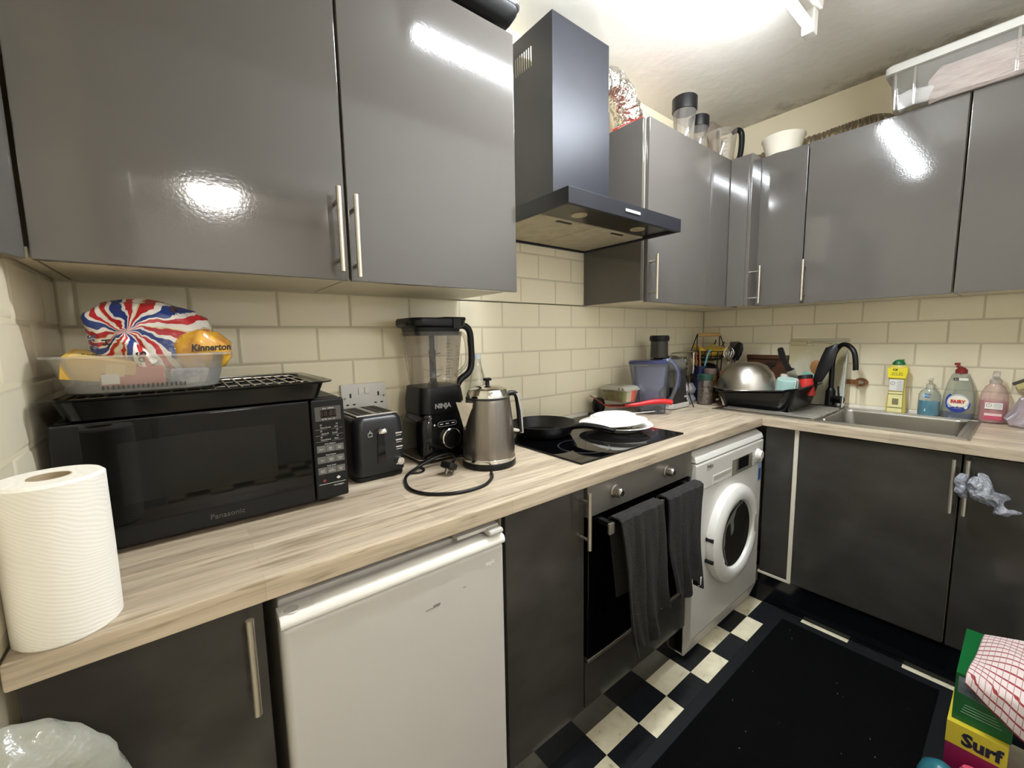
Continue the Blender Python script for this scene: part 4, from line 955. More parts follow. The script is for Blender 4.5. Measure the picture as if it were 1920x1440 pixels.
# juicer
t = T('juicer', 'dark steel juicer with a tall feed chute behind the filter jug', 'juicer', (-.635, -.128, WT1))
JD = M('juicer_dark', '#4d4a46', .3, .7)
mb = MB(); mb.rings([rrect(0, 0, hx, hy, .04, 7, z) for hx, hy, z in ((.098, .088, .006), (.100, .090, .03), (.094, .085, .04), (.086, .078, .16), (.090, .082, .20))]); O('motor_base', mb, JD, t)
mb = MB(); mb.rings([rrect(0, 0, hx, hy, .04, 7, z) for hx, hy, z in ((.102, .092, .004), (.104, .094, .012), (.102, .092, .030))]); O('base_plinth', mb, M('light_grey_plastic', '#b8b5ae', .4), t)
mb = MB(); mb.lathe([(.090, .20), (.098, .215), (.098, .235), (.085, .262), (.055, .275), (.046, .278)], seg=36); O('juice_cover', mb, M('smoky_cover', '#55524c', .15), t)
mb = MB(); mb.lathe([(.045, .27), (.043, .36)], (-.075, 0, 0), 32); O('feed_chute', mb, M('smoked_chute', '#3c3a37', .16), t)
mb = MB(); mb.lathe([(.046, .355), (.050, .362), (.050, .378), (.046, .385), (.03, .386)], (-.075, 0, 0), 32); O('pusher', mb, BLK, t)
mb = MB(); mb.tube([(-.116, -.088, .245), (-.116, -.094, .285), (-.10, -.094, .295), (.085, -.094, .295), (.103, -.094, .28), (.103, -.092, .18)], .0045, 8, sm=3); O('locking_arm', mb, CHROME, t)
mb = MB(); mb.box(-.105, -.085, -.096, -.08, .06, .12, .003); O('switch', mb, BLK, t)
text('lettering', 'Juicer', .014, INKW, (.045, -.0905, .062), XY, t)
mb = MB(); mb.tube([(.10, -.03, .20), (.125, -.05, .15), (.135, -.06, .06), (.12, -.09, .006), (.075, -.118, .004)], .003, 8); O('power_cord', mb, BLK, t)

# two packs of eggs
eggp = thin('egg_box_clear', '#eef0f4', .30, .05, '#c8ccd6', .10)
eg = M('egg_shell', '#c79b7f', .55)
def eggbox(label, loc, rz):
    t = T('egg_box', label, 'egg box', loc, rz, 'clear egg boxes in the corner')
    mb = MB(); mb.rings([rrect(0, 0, hx, hy, .008, 4, z) for hx, hy, z in ((.048, .070, 0), (.054, .076, .022), (.054, .076, .025), (.040, .062, .058))]); O('box', mb, eggp, t)
    for i in range(2):
        for j in range(3):
            mb = MB(); mb.lathe([(.002, 0), (.014, .004), (.020, .018), (.018, .034), (.010, .046), (.002, .049)], (-.022+.044*i, -.045+.045*j, .004), 16); O('egg', mb, eg, t)
e1 = eggbox('clear box of eggs at the bottom of the stack beside the juicer', (-.482, -.117, WT1), math.radians(4))
eggbox('clear box of eggs on top of the other egg box', (-.482, -.115, WT1+.0585), math.radians(2))
t = T('dark_cup', 'dark plastic cup standing on the egg boxes, below the foil', 'cup', (-.484, -.105, 1.0275))
mb = MB(); mb.lathe([(.034, 0), (.040, .004), (.052, .085), (.050, .085), (.038, .006), (.02, .005)], seg=28); O('cup_body', mb, M('smoke_plastic', '#3a3430', .25), t)
t = T('foil_ball', 'crumpled piece of foil in the dark cup beside the juicer', 'foil', (-.480, -.112, 1.11))
mb = MB(); mb.lathe([(.003, -.012), (.03, 0), (.046, .022), (.040, .050), (.016, .062), (.003, .064)], seg=30)
for v in mb.bm.verts: v.co += noise.noise_vector(v.co*55)*.022
O('foil', mb, FOIL, t, ang=15)
# wire fruit basket and bananas
t = T('fruit_basket', 'dark wire fruit basket with a wooden handle in the wall corner', 'basket', (-.165, -.118, WT1), math.radians(-30))
WIRE = M('brown_wire', '#2b1d14', .4, .3)
def ring(mb, r, z, w, ry=None): mb.tube([(r*math.cos(2*PI*k/24), (ry or r)*math.sin(2*PI*k/24), z) for k in range(24)], w, 6, sm=1, closed=True)
mb = MB()
for r, z in ((.0949, .285), (.0861, .255), (.0657, .235), (.0934, .14), (.0876, .08), (.0657, .05)): ring(mb, r, z, .003)
for k in range(16):
    a = 2*PI*k/16; c, s = math.cos(a), math.sin(a)
    mb.tube([(.0949*c, .0949*s, .285), (.0861*c, .0861*s, .255), (.0657*c, .0657*s, .235), (.02*c, .02*s, .228)], .002, 5, sm=2)
    mb.tube([(.0934*c, .0934*s, .14), (.0876*c, .0876*s, .08), (.0657*c, .0657*s, .05), (.01*c, .01*s, .045)], .002, 5, sm=2)
O('wire_bowls', mb, WIRE, t)
mb = MB()
for a in (0, PI/2, PI, 1.5*PI): mb.tube([(.0730*math.cos(a), .0730*math.sin(a), .003), (.0839*math.cos(a), .0839*math.sin(a), .0730), (.0949*math.cos(a), .0949*math.sin(a), .285)], .0035, 6)
ring(mb, .0730, .0035, .0035); O('stand', mb, WIRE, t)
mb = MB()
for s in (-1, 1): mb.tube([(s*.0934, -.03, .285), (s*.0766, -.004, .375), (s*.0730, 0, .385), (s*.0766, .004, .375), (s*.0934, .03, .285)], .003, 6, sm=3)
O('handle_loops', mb, WIRE, t)
mb = MB(); mb.cyl((-.0730, 0, .383), (.0730, 0, .383), .011, seg=14); O('wooden_handle', mb, wood_mat('pale_wood', '#b08a4e', '#cfae72', (10, 60, 60)), t, 'pale wooden handle')
BAN = streak(M('banana_skin', '#c9a63a', .5), '#6b4a1e', '#d2b243', (26, 26, 26), .36, .5)
def banana(label, loc, rz, tilt, s=1.):
    t = T('banana', label, 'banana', loc, rz, 'bananas in the fruit basket')
    mb = MB(); mb.xf = Matrix.Rotation(tilt, 4, 'X'); pts = [(-.085*s, .0, .028*s), (-.05*s, 0, .006*s), (0, 0, -.004*s), (.05*s, 0, .006*s), (.085*s, 0, .030*s)]
    mb.tube(pts, lambda q: .0045+.0165*max(0, math.sin(PI*min(1, max(0, q*1.02-.01))))**.5, 7); O('skin', mb, BAN, t, ang=55)
    mb = MB(); mb.xf = Matrix.Rotation(tilt, 4, 'X'); mb.tube([(.083*s, 0, .029*s), (.096*s, 0, .045*s), (.099*s, 0, .058*s)], .0038, 7); O('stem', mb, M('banana_stem', '#3a2a16', .7), t)
banana('speckled banana lying at the front of the fruit basket, stem to the right', (-.185, -.158, 1.186), math.radians(-35), .5)
banana('yellow banana in the middle of the fruit basket', (-.160, -.122, 1.192), math.radians(-22), .2)
banana('banana at the back of the fruit basket, stem sticking up highest', (-.145, -.085, 1.200), math.radians(-14), -.1, 1.05)
t = T('black_bag', 'black plastic bag stuffed in the lower tier of the fruit basket', 'bag', (-.165, -.118, .926))
mb = MB(); mb.lathe([(.01, 0), (.060, .004), (.085, .03), (.090, .085), (.082, .145), (.05, .185), (.01, .20)], seg=44)
for v in mb.bm.verts: v.co += noise.noise_vector(v.co*26)*.012
O('bag_body', mb, M('black_film', '#0d0c0d', .25), t, ang=60)
# spice and utensil jars
t = T('green_lid_jar', 'glass jar with a dark green lid at the left end of the dish rack', 'jar', (-.414, -.232, WT1))
mb = MB(); mb.lathe([(.036, 0), (.040, .004), (.040, .125), (.036, .138)], seg=32, cap1=False); O('glass', mb, thin('jar_glass', '#ded6cc', .14, .04, '#8c8074', .12), t)
mb = MB(); mb.lathe([(.0375, .003), (.0375, .085), (.02, .09)], seg=28); O('contents', mb, streak(M('jar_contents', '#6d6156', .7), '#453c35', '#a79b8f', (70, 70, 70), .4, .62), t)
mb = MB(); mb.lathe([(.040, .136), (.0415, .140), (.0415, .164), (.038, .168)], seg=36); O('lid', mb, M('bottle_green', '#1d3a30', .35), t)
t = T('brown_jar', 'tall brown spice jar behind the green-lidded jar', 'jar', (-.342, -.222, WT1))
mb = MB(); mb.lathe([(.031, 0), (.033, .004), (.033, .155), (.030, .165)], seg=28); O('glass', mb, streak(M('brown_spice', '#4a3016', .25), '#3a2410', '#664524', (40, 40, 40), .4, .6), t)
mb = MB(); mb.lathe([(.031, .163), (.033, .167), (.033, .19), (.030, .193)], seg=28); O('lid', mb, M('brown_lid', '#5b4a44', .4), t)
t = T('utensil_pot', 'dark blue rimmed pot holding straws and sticks in the corner', 'pot', (-.318, -.148, WT1))
mb = MB(); mb.lathe([(.030, 0), (.034, .005), (.036, .17), (.038, .175), (.038, .205), (.035, .205), (.033, .18), (.030, .02), (.01, .018)], seg=32); O('pot_body', mb, M('navy_ceramic', '#1b1d40', .3), t)
def stick(name, label, cat, pts, r, mat):
    t = T(name, label, cat, pts[0]); mb = MB(pts[0]); mb.tube(pts, r, 8); O('shaft', mb, mat, t); return t
P0 = Vector((-.318, -.148, WT1))
stick('straw', 'pale blue straw leaning right in the blue rimmed pot', 'straw', [P0+Vector((.0, .01, .03)), P0+Vector((.03, -.03, .27)), P0+Vector((.038, -.045, .29))], .0045, M('straw_blue', '#6fb4c8', .4))
stick('chopstick', 'wooden stick standing upright in the blue rimmed pot', 'stick', [P0+Vector((.0, -.01, .03)), P0+Vector((.004, .006, .33))], .0035, M('stick_wood', '#b98a4c', .6))
stick('stirrer', 'short wooden stirrer leaning left in the blue rimmed pot', 'stick', [P0+Vector((.01, -.01, .04)), P0+Vector((-.052, .028, .25))], .004, M('stick_wood2', '#c79d62', .6))
stick('brush_handle', 'thin red and white brush handle in the blue rimmed pot', 'brush', [P0+Vector((.0, .0, .03)), P0+Vector((-.012, .02, .285))], .0035, M('brush_red', '#b7553c', .5))
t = T('copper_pot', 'small orange-brown pot behind the steel bowl', 'pot', (-.205, -.247, WT1))
mb = MB(); mb.lathe([(.026, 0), (.030, .006), (.033, .14), (.034, .17), (.031, .17), (.030, .14), (.026, .012), (.01, .01)], seg=32); O('pot_body', mb, M('terracotta_glaze', '#a8602c', .35), t)
def utensil(name, label, cat, base, top, head, mat_h, mat_t, r=.005):
    t = T(name, label, cat, base); mb = MB(base); mb.tube([base, (Vector(base)+Vector(top))/2, top], r, 8); O('handle', mb, mat_h, t); return t
t = utensil('whisk', 'steel whisk with a white tipped handle in the orange-brown pot', 'whisk', (-.215, -.256, .935), (-.212, -.262, 1.14), None, CHROME, None, .004)
mb = MB((-.215, -.256, .935))
for k in range(6):
    a = PI*k/6; c, s = math.cos(a), math.sin(a); b0 = Vector((-.212, -.262, 1.135))
    mb.tube([b0, b0+Vector((.024*c, .024*s, .035)), b0+Vector((.026*c, .026*s, .065)), b0+Vector((0, 0, .092)), b0+Vector((-.026*c, -.026*s, .065)), b0+Vector((-.024*c, -.024*s, .035)), b0], .0013, 5, sm=4)
O('whisk_wires', mb, CHROME, t)
t = utensil('black_spoon', 'large black kitchen spoon standing in the orange-brown pot', 'spoon', (-.205, -.246, .93), (-.130, -.265, 1.15), None, BLK, None, .005)
mb = MB((-.205, -.246, .93)); mb.xf = Matrix.Translation((-.118, -.270, 1.19)) @ Matrix.Rotation(.25, 4, 'X'); mb.lathe([(.003, -.058), (.022, -.045), (.033, -.01), (.032, .025), (.018, .052), (.003, .058)], seg=24, sy=.8, sx=.35); O('spoon_head', mb, BLK, t)
t = utensil('grey_server', 'grey serving spoon behind the black spoon in the corner', 'spoon', (-.218, -.244, .93), (-.085, -.235, 1.17), None, M('grey_nylon', '#5f5a55', .4), None, .005)
mb = MB((-.218, -.244, .93)); mb.xf = Matrix.Translation((-.078, -.235, 1.20)); mb.box(-.006, .006, -.028, .028, -.035, .05, .005); O('server_head', mb, M('grey_nylon'), t)

# ================================================================== dish rack and washing-up
t = T('dish_rack', 'black plastic dish rack with wavy rim full of washing-up', 'dish rack', (-.285, -.500, .9155))
mb = MB(); R = []
def rk(hx, hy, z, wave=0., r=.05):
    out = []
    for p in rrect(0, 0, hx, hy+.016, r, 8, z):
        k = max(0, (-p.y-.06)/.12); k = min(1, k); k = k*k*(3-2*k)
        p.z += wave*k; out.append(p)
    return out
for hx, hy, z, wv_ in ((.150, .115, 0, 0), (.178, .138, .003, 0), (.186, .146, .03, .01), (.200, .162, .078, .034), (.214, .176, .082, .036), (.215, .177, .088, .036), (.200, .163, .087, .036), (.194, .156, .078, .034), (.180, .141, .032, .01), (.170, .13, .008, 0), (.140, .1, .006, 0)): R.append(rk(hx, hy, z, wv_))
mb.rings(R); O('tray', mb, M('rack_black', '#0d0d0d', .22), t)
mb = MB()
for k in range(7): mb.box(-.150, .150, -.11+k*.036, -.105+k*.036, .0065, .022, .002)
O('ribs', mb, BLK, t)
t = T('steel_bowl', 'large upturned steel mixing bowl in the dish rack', 'mixing bowl', (-.318, -.408, 1.008))
mb = MB(); mb.lathe([(.158, .004), (.160, .0), (.157, -.003), (.146, .002), (.140, .03), (.122, .080), (.090, .120), (.060, .134), (.05, .136), (.012, .136)], seg=64); mb.lathe([(.143, .003), (.138, .03), (.12, .078), (.088, .117), (.01, .132)], seg=64, cap0=False)
O('bowl_body', mb, STEEL, t)
t = T('white_tub', 'white plastic tub lying under the front of the steel bowl', 'tub', (-.405, -.395, .925))
mb = MB(); mb.xf = Matrix.Rotation(-.12, 4, 'Y'); mb.rings([rrect(0, 0, hx, hy, .012, 4, z) for hx, hy, z in ((.040, .055, .0), (.048, .066, .066), (.052, .07, .068), (.046, .064, .07), (.036, .05, .006))]); O('tub_body', mb, M('translucent_white', '#d8d5cc', .3), t)
t = T('black_pan', 'small black pan with a dark blue handle lying at the front of the dish rack', 'pan', (-.365, -.505, .925), math.radians(100))
mb = MB(); mb.lathe([(.02, .0), (.052, 0), (.060, .006), (.064, .045), (.061, .045), (.057, .008), (.02, .004)], (.02, 0, .014), 36); O('pan_body', mb, NS, t)
mb = MB(); mb.tube([(-.04, 0, .052), (-.075, 0, .062), (-.115, 0, .066)], lambda q: .008+.004*q, 10); O('handle', mb, M('navy_bakelite', '#141a2c', .3), t)
def mug(name, label, loc, rx, ry, r, h, mat, cat, band=None, handle=True, hz=0):
    t = T(name, label, cat, loc); m = Matrix.Rotation(rx, 4, 'X') @ Matrix.Rotation(ry, 4, 'Y')
    mb = MB(); mb.xf = m; mb.lathe([(.005, h), (r*.86, h), (r*.93, h-.006), (r, 0), (r-.004, 0), (r*.87, h-.008), (.005, h-.008)], seg=40); O('mug_body', mb, mat, t)
    if band: mb = MB(); mb.xf = m; mb.lathe([(r*.94, h-.018), (r*.955, h-.018), (r*.93, h+.001), (r*.84, h+.002), (.004, h+.002)], seg=40, cap0=False); O('rim_band', mb, band, t, 'dark brown band')
    if handle:
        mb = MB(); mb.xf = m @ rot_z(hz); mb.tube([(r*.9, 0, h*.8), (r+.022, 0, h*.76), (r+.026, 0, h*.4), (r*.97, 0, h*.2)], .0055, 10); O('mug_handle', mb, mat, t)
    return t
mug('white_cup', 'tall white cup upside down between the steel bowl and the teal mug', (-.225, -.572, .930), 0, 0, .038, .155, M('cup_white', '#d9d5ca', .3), 'cup', None, False)
tm = M('teal_print_ceramic', '#a9c9c0', .15); nt = tm.node_tree; tc = N(nt, 'ShaderNodeTexCoord'); wv = N(nt, 'ShaderNodeTexWave', Scale=6., Distortion=1.5); nt.links.new(tc.outputs['Object'], wv.inputs['Vector'])
rr = ramp(nt, [(0, '#a9cbc3'), (.62, '#b8d3cb'), (.80, '#f0efe9'), (.93, '#6f7f88')], 'CONSTANT'); nt.links.new(wv.outputs[0], rr.inputs[0]); nt.links.new(rr.outputs[0], bsdf(tm).inputs['Base Color'])
mug('teal_mug', 'pale teal and white mug upside down at the front right of the dish rack', (-.335, -.600, .968), .10, -.12, .050, .105, tm, 'mug', None, True, .9)
mug('red_mug', 'red mug with a dark band, upside down at the right end of the dish rack', (-.200, -.645, .975), -.16, .05, .043, .105, M('red_glaze', '#c5302b', .15), 'mug', M('dark_band', '#1e1614', .3), True, 2.6)
t = T('kitchen_knife', 'knife with a black handle standing blade down in the dish rack', 'knife', (-.255, -.655, .955))
d = Vector((-.03, .105, .25)).normalized()
mb = MB(); b0 = Vector((0, 0, 0)); n = Vector((1, 0, 0)); s = d.cross(n).normalized()
mb.rings([[b0+d*a+s*w+n*.0012, b0+d*a-s*w2+n*.0003, b0+d*a-s*w2-n*.0003, b0+d*a+s*w-n*.0012] for a, w, w2 in ((0, .002, .002), (.06, .012, .018), (.165, .012, .024))]); O('blade', mb, STEEL, t)
mb = MB(); mb.rings([[b0+d*a+s*(o_+w)+n*.008, b0+d*a+s*(o_-w)+n*.008, b0+d*a+s*(o_-w)-n*.008, b0+d*a+s*(o_+w)-n*.008] for a, w, o_ in ((.162, .012, -.004), (.168, .017, -.006), (.178, .012, 0), (.22, .011, .002), (.26, .013, 0), (.285, .011, -.004), (.290, .006, -.004))]); O('handle', mb, BLK, t)
t = T('black_turner', 'large black kitchen turner standing head up in the dish rack beside the tap', 'turner', (-.160, -.640, .930))
def tb(u, v):
    z = .118+.195*v; w = .012+.018*math.sin(PI*min(1, .12+v*.75)); c = -.046-.030*v-.018*v*v
    return (-.02+.030*v*v-.006*math.cos((u-.5)*3), c+(u-.5)*2*w-.010*math.sin(PI*v), z-.02*(u if v > .9 else 0))
mb = MB(); mb.sheet(tb, 10, 20, .004); O('turner_head', mb, BLK, t)
mb = MB(); mb.tube([(0, 0, 0), (-.008, -.020, .06), (-.020, -.046, .132)], lambda q: .010-.002*q, 10); O('handle', mb, BLK, t)
t = T('wooden_spoon', 'wooden spoon standing in the dish rack in front of the white board', 'spoon', (-.165, -.655, .935))
mb = MB(); mb.tube([(0, 0, 0), (.012, -.004, .10), (.025, -.008, .155)], .005, 8); O('handle', mb, M('spoon_wood', '#8d6236', .55), t)
mb = MB(); mb.xf = Matrix.Translation((.032, -.010, .185)); mb.lathe([(.003, -.038), (.020, -.026), (.027, 0), (.022, .024), (.003, .036)], seg=24, sx=.3); O('spoon_head', mb, M('spoon_wood'), t)
t = T('green_scrubber', 'small teal scourer edge sticking up behind the red mug', 'scourer', (-.15, -.60, .94))
mb = MB(); mb.xf = Matrix.Rotation(.3, 4, 'X'); mb.box(-.006, .006, -.03, .03, 0, .155, .003); O('pad', mb, M('scourer_teal', '#6fa79a', .8), t)
# boards leaning on the tiles
DW = wood_mat('dark_wood', '#3d2212', '#5d361c', (60, 6, 60))
t = T('wooden_tray', 'dark wooden board lying on its side against the tiles behind the steel bowl', 'board', (-.035, -.395, WT1))
mb = MB(); mb.xf = Matrix.Rotation(.08, 4, 'Y'); mb.box(-.008, .008, -.108, .108, .004, .262, .003); O('board', mb, DW, t)
mb = MB(); mb.xf = Matrix.Rotation(.08, 4, 'Y'); mb.box(-.018, -.008, -.108, .108, .238, .262, .002); mb.box(-.018, -.008, -.108, .108, .004, .026, .002); O('board_edge', mb, DW, t)
mb = MB(); mb.xf = Matrix.Rotation(.08, 4, 'Y'); mb.box(-.020, -.008, -.03, -.01, .10, .22, .004); mb.box(-.020, -.008, -.05, .0, .20, .225, .004); O('board_bracket', mb, M('dark_wood_dark', '#2a180d', .5), t)
t = T('chopping_board', 'white plastic chopping board with a handle slot leaning on the tiles', 'chopping board', (-.034, -.636, .914))
mb = MB(); mb.xf = Matrix.Rotation(.085, 4, 'Y'); hw = .132
mb.box(-.005, .005, -hw, hw, .0, .315, .004); mb.box(-.005, .005, -hw, -.055, .315, .336, .003); mb.box(-.005, .005, .055, hw, .315, .336, .003); mb.box(-.005, .005, -hw, hw, .3355, .350, .004)
O('board', mb, streak(M('worn_white_plastic', '#cfc9b6', .5), '#c3b98f', '#d8d4c8', (5, 5, 5), .35, .6), t)
mb = MB(); mb.xf = Matrix.Rotation(.085, 4, 'Y'); mb.tube([(-.006, -.055, .322), (-.006, -.02, .331), (-.006, .02, .331), (-.006, .055, .322)], .0012, 6); O('slot_outline', mb, M('slot_line', '#9b927c', .6), t)
t = T('glass_board', 'thin clear board standing on edge at the right of the white board', 'chopping board', (-.060, -.768, .915))
mb = MB(); mb.xf = Matrix.Rotation(.10, 4, 'Y') @ rot_z(.18); mb.box(-.06, .045, -.003, .003, 0, .285, .002); O('board', mb, M('acrylic_edge', '#b9bcb8', .12), t)
t = T('paddle_board', 'brown wooden paddle board with a holed handle behind the tap', 'chopping board', (-.018, -.705, .914))
PW = wood_mat('mid_wood', '#6d4422', '#8c5c30', (60, 6, 60))
mb = MB(); mb.xf = Matrix.Rotation(.03, 4, 'Y'); mb.box(-.006, .006, -.06, .06, .02, .245, .004); O('board', mb, PW, t)
mb = MB(); mb.xf = Matrix.Rotation(.03, 4, 'Y'); R = []
for k in range(32):
    a = 2*PI*k/32; c, s = math.cos(a), math.sin(a)
    R.append([Vector((x, -.120+c*ro[0], .130+s*ro[1])) for x, ro in ((-.006, (.028, .021)), (-.006, (.014, .010)), (.006, (.014, .010)), (.006, (.028, .021)))])
mb.rings(R, closed=True); mb.box(-.006, .006, -.098, -.055, .118, .142, .003); O('handle', mb, PW, t)

# ================================================================== sink, tap and bottles
L = (-.3, -.85, WT1); t = T('sink', 'stainless steel sink with ribbed drainer let into the worktop', 'sink', L)
SS = M('sink_steel', '#b4b1ab', .30, 1., bump=(180, .05, .002))
mb = MB(L); zt, zb = WT1+.0035, WT1-.145
xo0, xo1, yo0, yo1 = -.545, -.070, -1.240, -.335
def q(x0, x1, y0, y1): mb.box(x0, x1, y0, y1, WT1+.0005, zt, .001)
q(xo0, SX0, SY0, SY1); q(SX1, xo1, SY0, SY1); q(xo0, xo1, yo0, SY0); q(xo0, xo1, SY1, yo1)
O('rim', mb, SS, t)
mb = MB(L); mb.box(SX0-.01, SX1+.01, -.762, -.36, zt, zt+.0006); O('drainer', mb, M('drainer_dark_reflection', '#232220', .30, 1.), t, 'drainer area with its dark reflection put into the colour')  # near-black colour stands in for the dark reflection in the steel between the ribs
mb = MB(L); cx, cy, hx, hy = (SX0+SX1)/2, (SY0+SY1)/2, (SX1-SX0)/2, (SY1-SY0)/2
mb.rings([rrect(cx, cy, hx, hy, .03, 6, zt), rrect(cx, cy, hx-.003, hy-.003, .035, 6, zt-.008), rrect(cx, cy, hx-.012, hy-.012, .05, 6, zb+.02), rrect(cx, cy, hx-.03, hy-.03, .05, 6, zb), rrect(cx, cy, .04, .04, .039, 6, zb-.004)], cap0=False, cap1=True)
O('bowl', mb, SS, t)
mb = MB(L)
for k in range(11):
    x = -.50+k*.036; mb.tube([(x, -.768, zt-.002), (x, -.755, zt+.0035), (x, -.62, zt+.0035), (x, -.38, zt+.0035)], .0062, 8, sm=2)
O('drainer_ribs', mb, M('rib_steel', '#d8d5cf', .3, 1.), t)
mb = MB(L)
for (x0, x1, y0, y1) in ((xo0, xo0+.006, yo0, yo1), (xo1-.006, xo1, yo0, yo1), (xo0, xo1, yo0, yo0+.006), (SX0-.012, SX0-.005, SY0, SY1), (SX0, SX1, SY0-.012, SY0-.006), (SX1+.004, SX1+.011, SY0, SY1)): mb.box(x0, x1, y0, y1, zt-.001, zt+.0025, .001)
O('rim_bead', mb, SS, t)
mb = MB(L); mb.lathe([(.036, zb+.001), (.034, zb+.004), (.012, zb+.002)], (cx, cy, 0), 28); O('plughole', mb, CHROME, t)
mb = MB(L); mb.box(xo0+.035, xo0+.043, -.812, -.806, WT1+.003, WT1+.012, .002); O('clip', mb, WHITEP, t)
TP = Vector((-.090, -.722, WT1+.0035)); t = T('mixer_tap', 'matt black swan-neck mixer tap behind the sink', 'tap', TP)
TPM = M('tap_black', '#0c0c0d', .3)
mb = MB(); mb.lathe([(.027, 0), (.027, .008), (.022, .012), (.021, .085), (.017, .092), (.0145, .10)], seg=32); O('tap_base', mb, TPM, t)
dx, dy = -.06, -.105
mb = MB(); mb.tube([(0, 0, .09), (0, 0, .15), (0, 0, .235), (dx*.10, dy*.10, .285), (dx*.34, dy*.34, .318), (dx*.62, dy*.62, .318), (dx*.90, dy*.90, .288), (dx*1.0, dy*1.0, .235), (dx*1.02, dy*1.02, .200)], .0115, 14); O('spout', mb, TPM, t)
mb = MB(); p = Vector((dx*1.02, dy*1.02, .1985)); mb.lathe([(.0095, -.002), (.009, .0015)], p, 20); O('aerator', mb, CHROME, t)
mb = MB(); mb.cyl((-.008, -.012, .045), (-.022, -.056, .045), .019, seg=24); O('lever_hub', mb, TPM, t)
mb = MB(); mb.tube([(-.018, -.040, .060), (-.016, -.036, .085), (-.013, -.034, .112)], .0045, 10); O('lever', mb, TPM, t)

def ob(mb, prof, sx, sy, seg=36, cap1=True, c=(0, 0, 0)): mb.lathe(prof, c, seg, 0, sx, sy, True, cap1)
# cream cleaner
t = T('cleaner_bottle', 'yellow cream cleaner bottle with a green cap, left of the blue soap', 'bottle', (-.048, -.966, .9135))
YB = M('cleaner_yellow', '#d9c766', .3)
mb = MB(); ob(mb, [(.031, 0), (.034, .004), (.031, .06), (.027, .115), (.028, .15), (.035, .185), (.036, .205), (.030, .222), (.018, .229)], .62, 1.08); O('bottle', mb, YB, t)
mb = MB(); ob(mb, [(.024, .226), (.022, .236), (.013, .247), (.003, .25)], .8, 1.0); mb.box(-.01, .006, -.018, -.006, .24, .252, .003); O('cap', mb, M('cap_green', '#1c6b3c', .3), t)
def lab(name, pts, x, mat, parent, off=.0008): mb = MB(); mb.prism(pts, 'x', x-off, x); return O(name, mb, mat, parent)
l1 = lab('front_label', [(-.030, .165), (.030, .165), (.035, .19), (.034, .212), (-.034, .212), (-.035, .19)], -.0238, M('label_yellow', '#f0dd38', .35), t)
text('lettering', 'Cif', .014, M('print_green', '#1d5a34', .4), (-.0249, .008, .203), YX, l1, bold=.0006); text('lettering', 'lemon  99%\nclean & shine', .008, M('print_green'), (-.0249, 0, .184), YX, l1)
l2 = lab('back_label', [(-.024, .105), (.024, .105), (.025, .158), (-.025, .158)], -.0215, WHITEP, t)
mb = MB(); mb.lathe([(.0085, 0), (.0085, .0006), (.0072, .0006), (.0072, 0)], (-.0224, .013, .140), 24, ax=(-1, 0, 0), cap0=False, cap1=False); mb.box(-.0231, -.0224, .0124, .0136, .139, .1445); mb.box(-.0231, -.0224, .0124, .0136, .136, .1375); O('hazard_mark', mb, INKK, l2)
mb = MB()
for k in range(9): mb.box(-.0227, -.0222, -.022, .000-.002*(k % 3), .110+k*.005, .1112+k*.005)
O('small_print', mb, INKG, l2)
l3 = lab('lower_label', [(-.026, .004), (.026, .004), (.024, .10), (-.024, .10)], -.0222, M('label_pale_yellow', '#e3d99c', .4), t)
mb = MB()
for k in range(7): mb.box(-.0235, -.0230, -.012, .010, .040+k*.0042, .0425+k*.0042)
mb.box(-.0235, -.023, -.026, .026, .088, .0905); mb.box(-.0235, -.023, -.026, .026, .024, .0265); O('bar_marks', mb, INKK, l3)
# blue hand soap
t = T('soap_bottle', 'clear pump bottle of blue hand soap, left of the washing-up liquid', 'bottle', (-.050, -1.078, .9135))
cl = thin('soap_clear', '#f6f8f6', .12, .04, '#d3ddd8', .07)
mb = MB(); ob(mb, [(.034, 0), (.037, .005), (.037, .095), (.030, .112), (.016, .122), (.014, .128)], .62, 1.0, cap1=False); O('bottle', mb, cl, t)
mb = MB(); ob(mb, [(.033, .003), (.0355, .007), (.0355, .068), (.02, .069)], .6, .98); O('liquid', mb, M('blue_soap', '#2f90b0', .15, coat=.5), t)
mb = MB(); mb.lathe([(.015, .124), (.015, .142), (.009, .146), (.006, .150), (.006, .162)], seg=24); mb.box(-.034, .009, -.008, .008, .160, .169, .003); O('pump', mb, thin('pump_clear', '#eeeae0', .45, .1, '#e2ddd0'), t)
text('lettering', 'Anti\nBac', .012, M('print_blue', '#2b6fa6', .4), (-.0242, .004, .098-.005), YX, t, bold=.0004)
mb = MB(); mb.prism([(.006, .100), (.020, .100), (.022, .094), (.020, .088), (.006, .088), (.004, .094)], 'x', -.0242, -.0236); mb.prism([(.006, .022), (.013, .022), (.0095, .038)], 'x', -.0242, -.0236); O('label_marks', mb, M('label_lightblue', '#a9d0e4', .4), t)
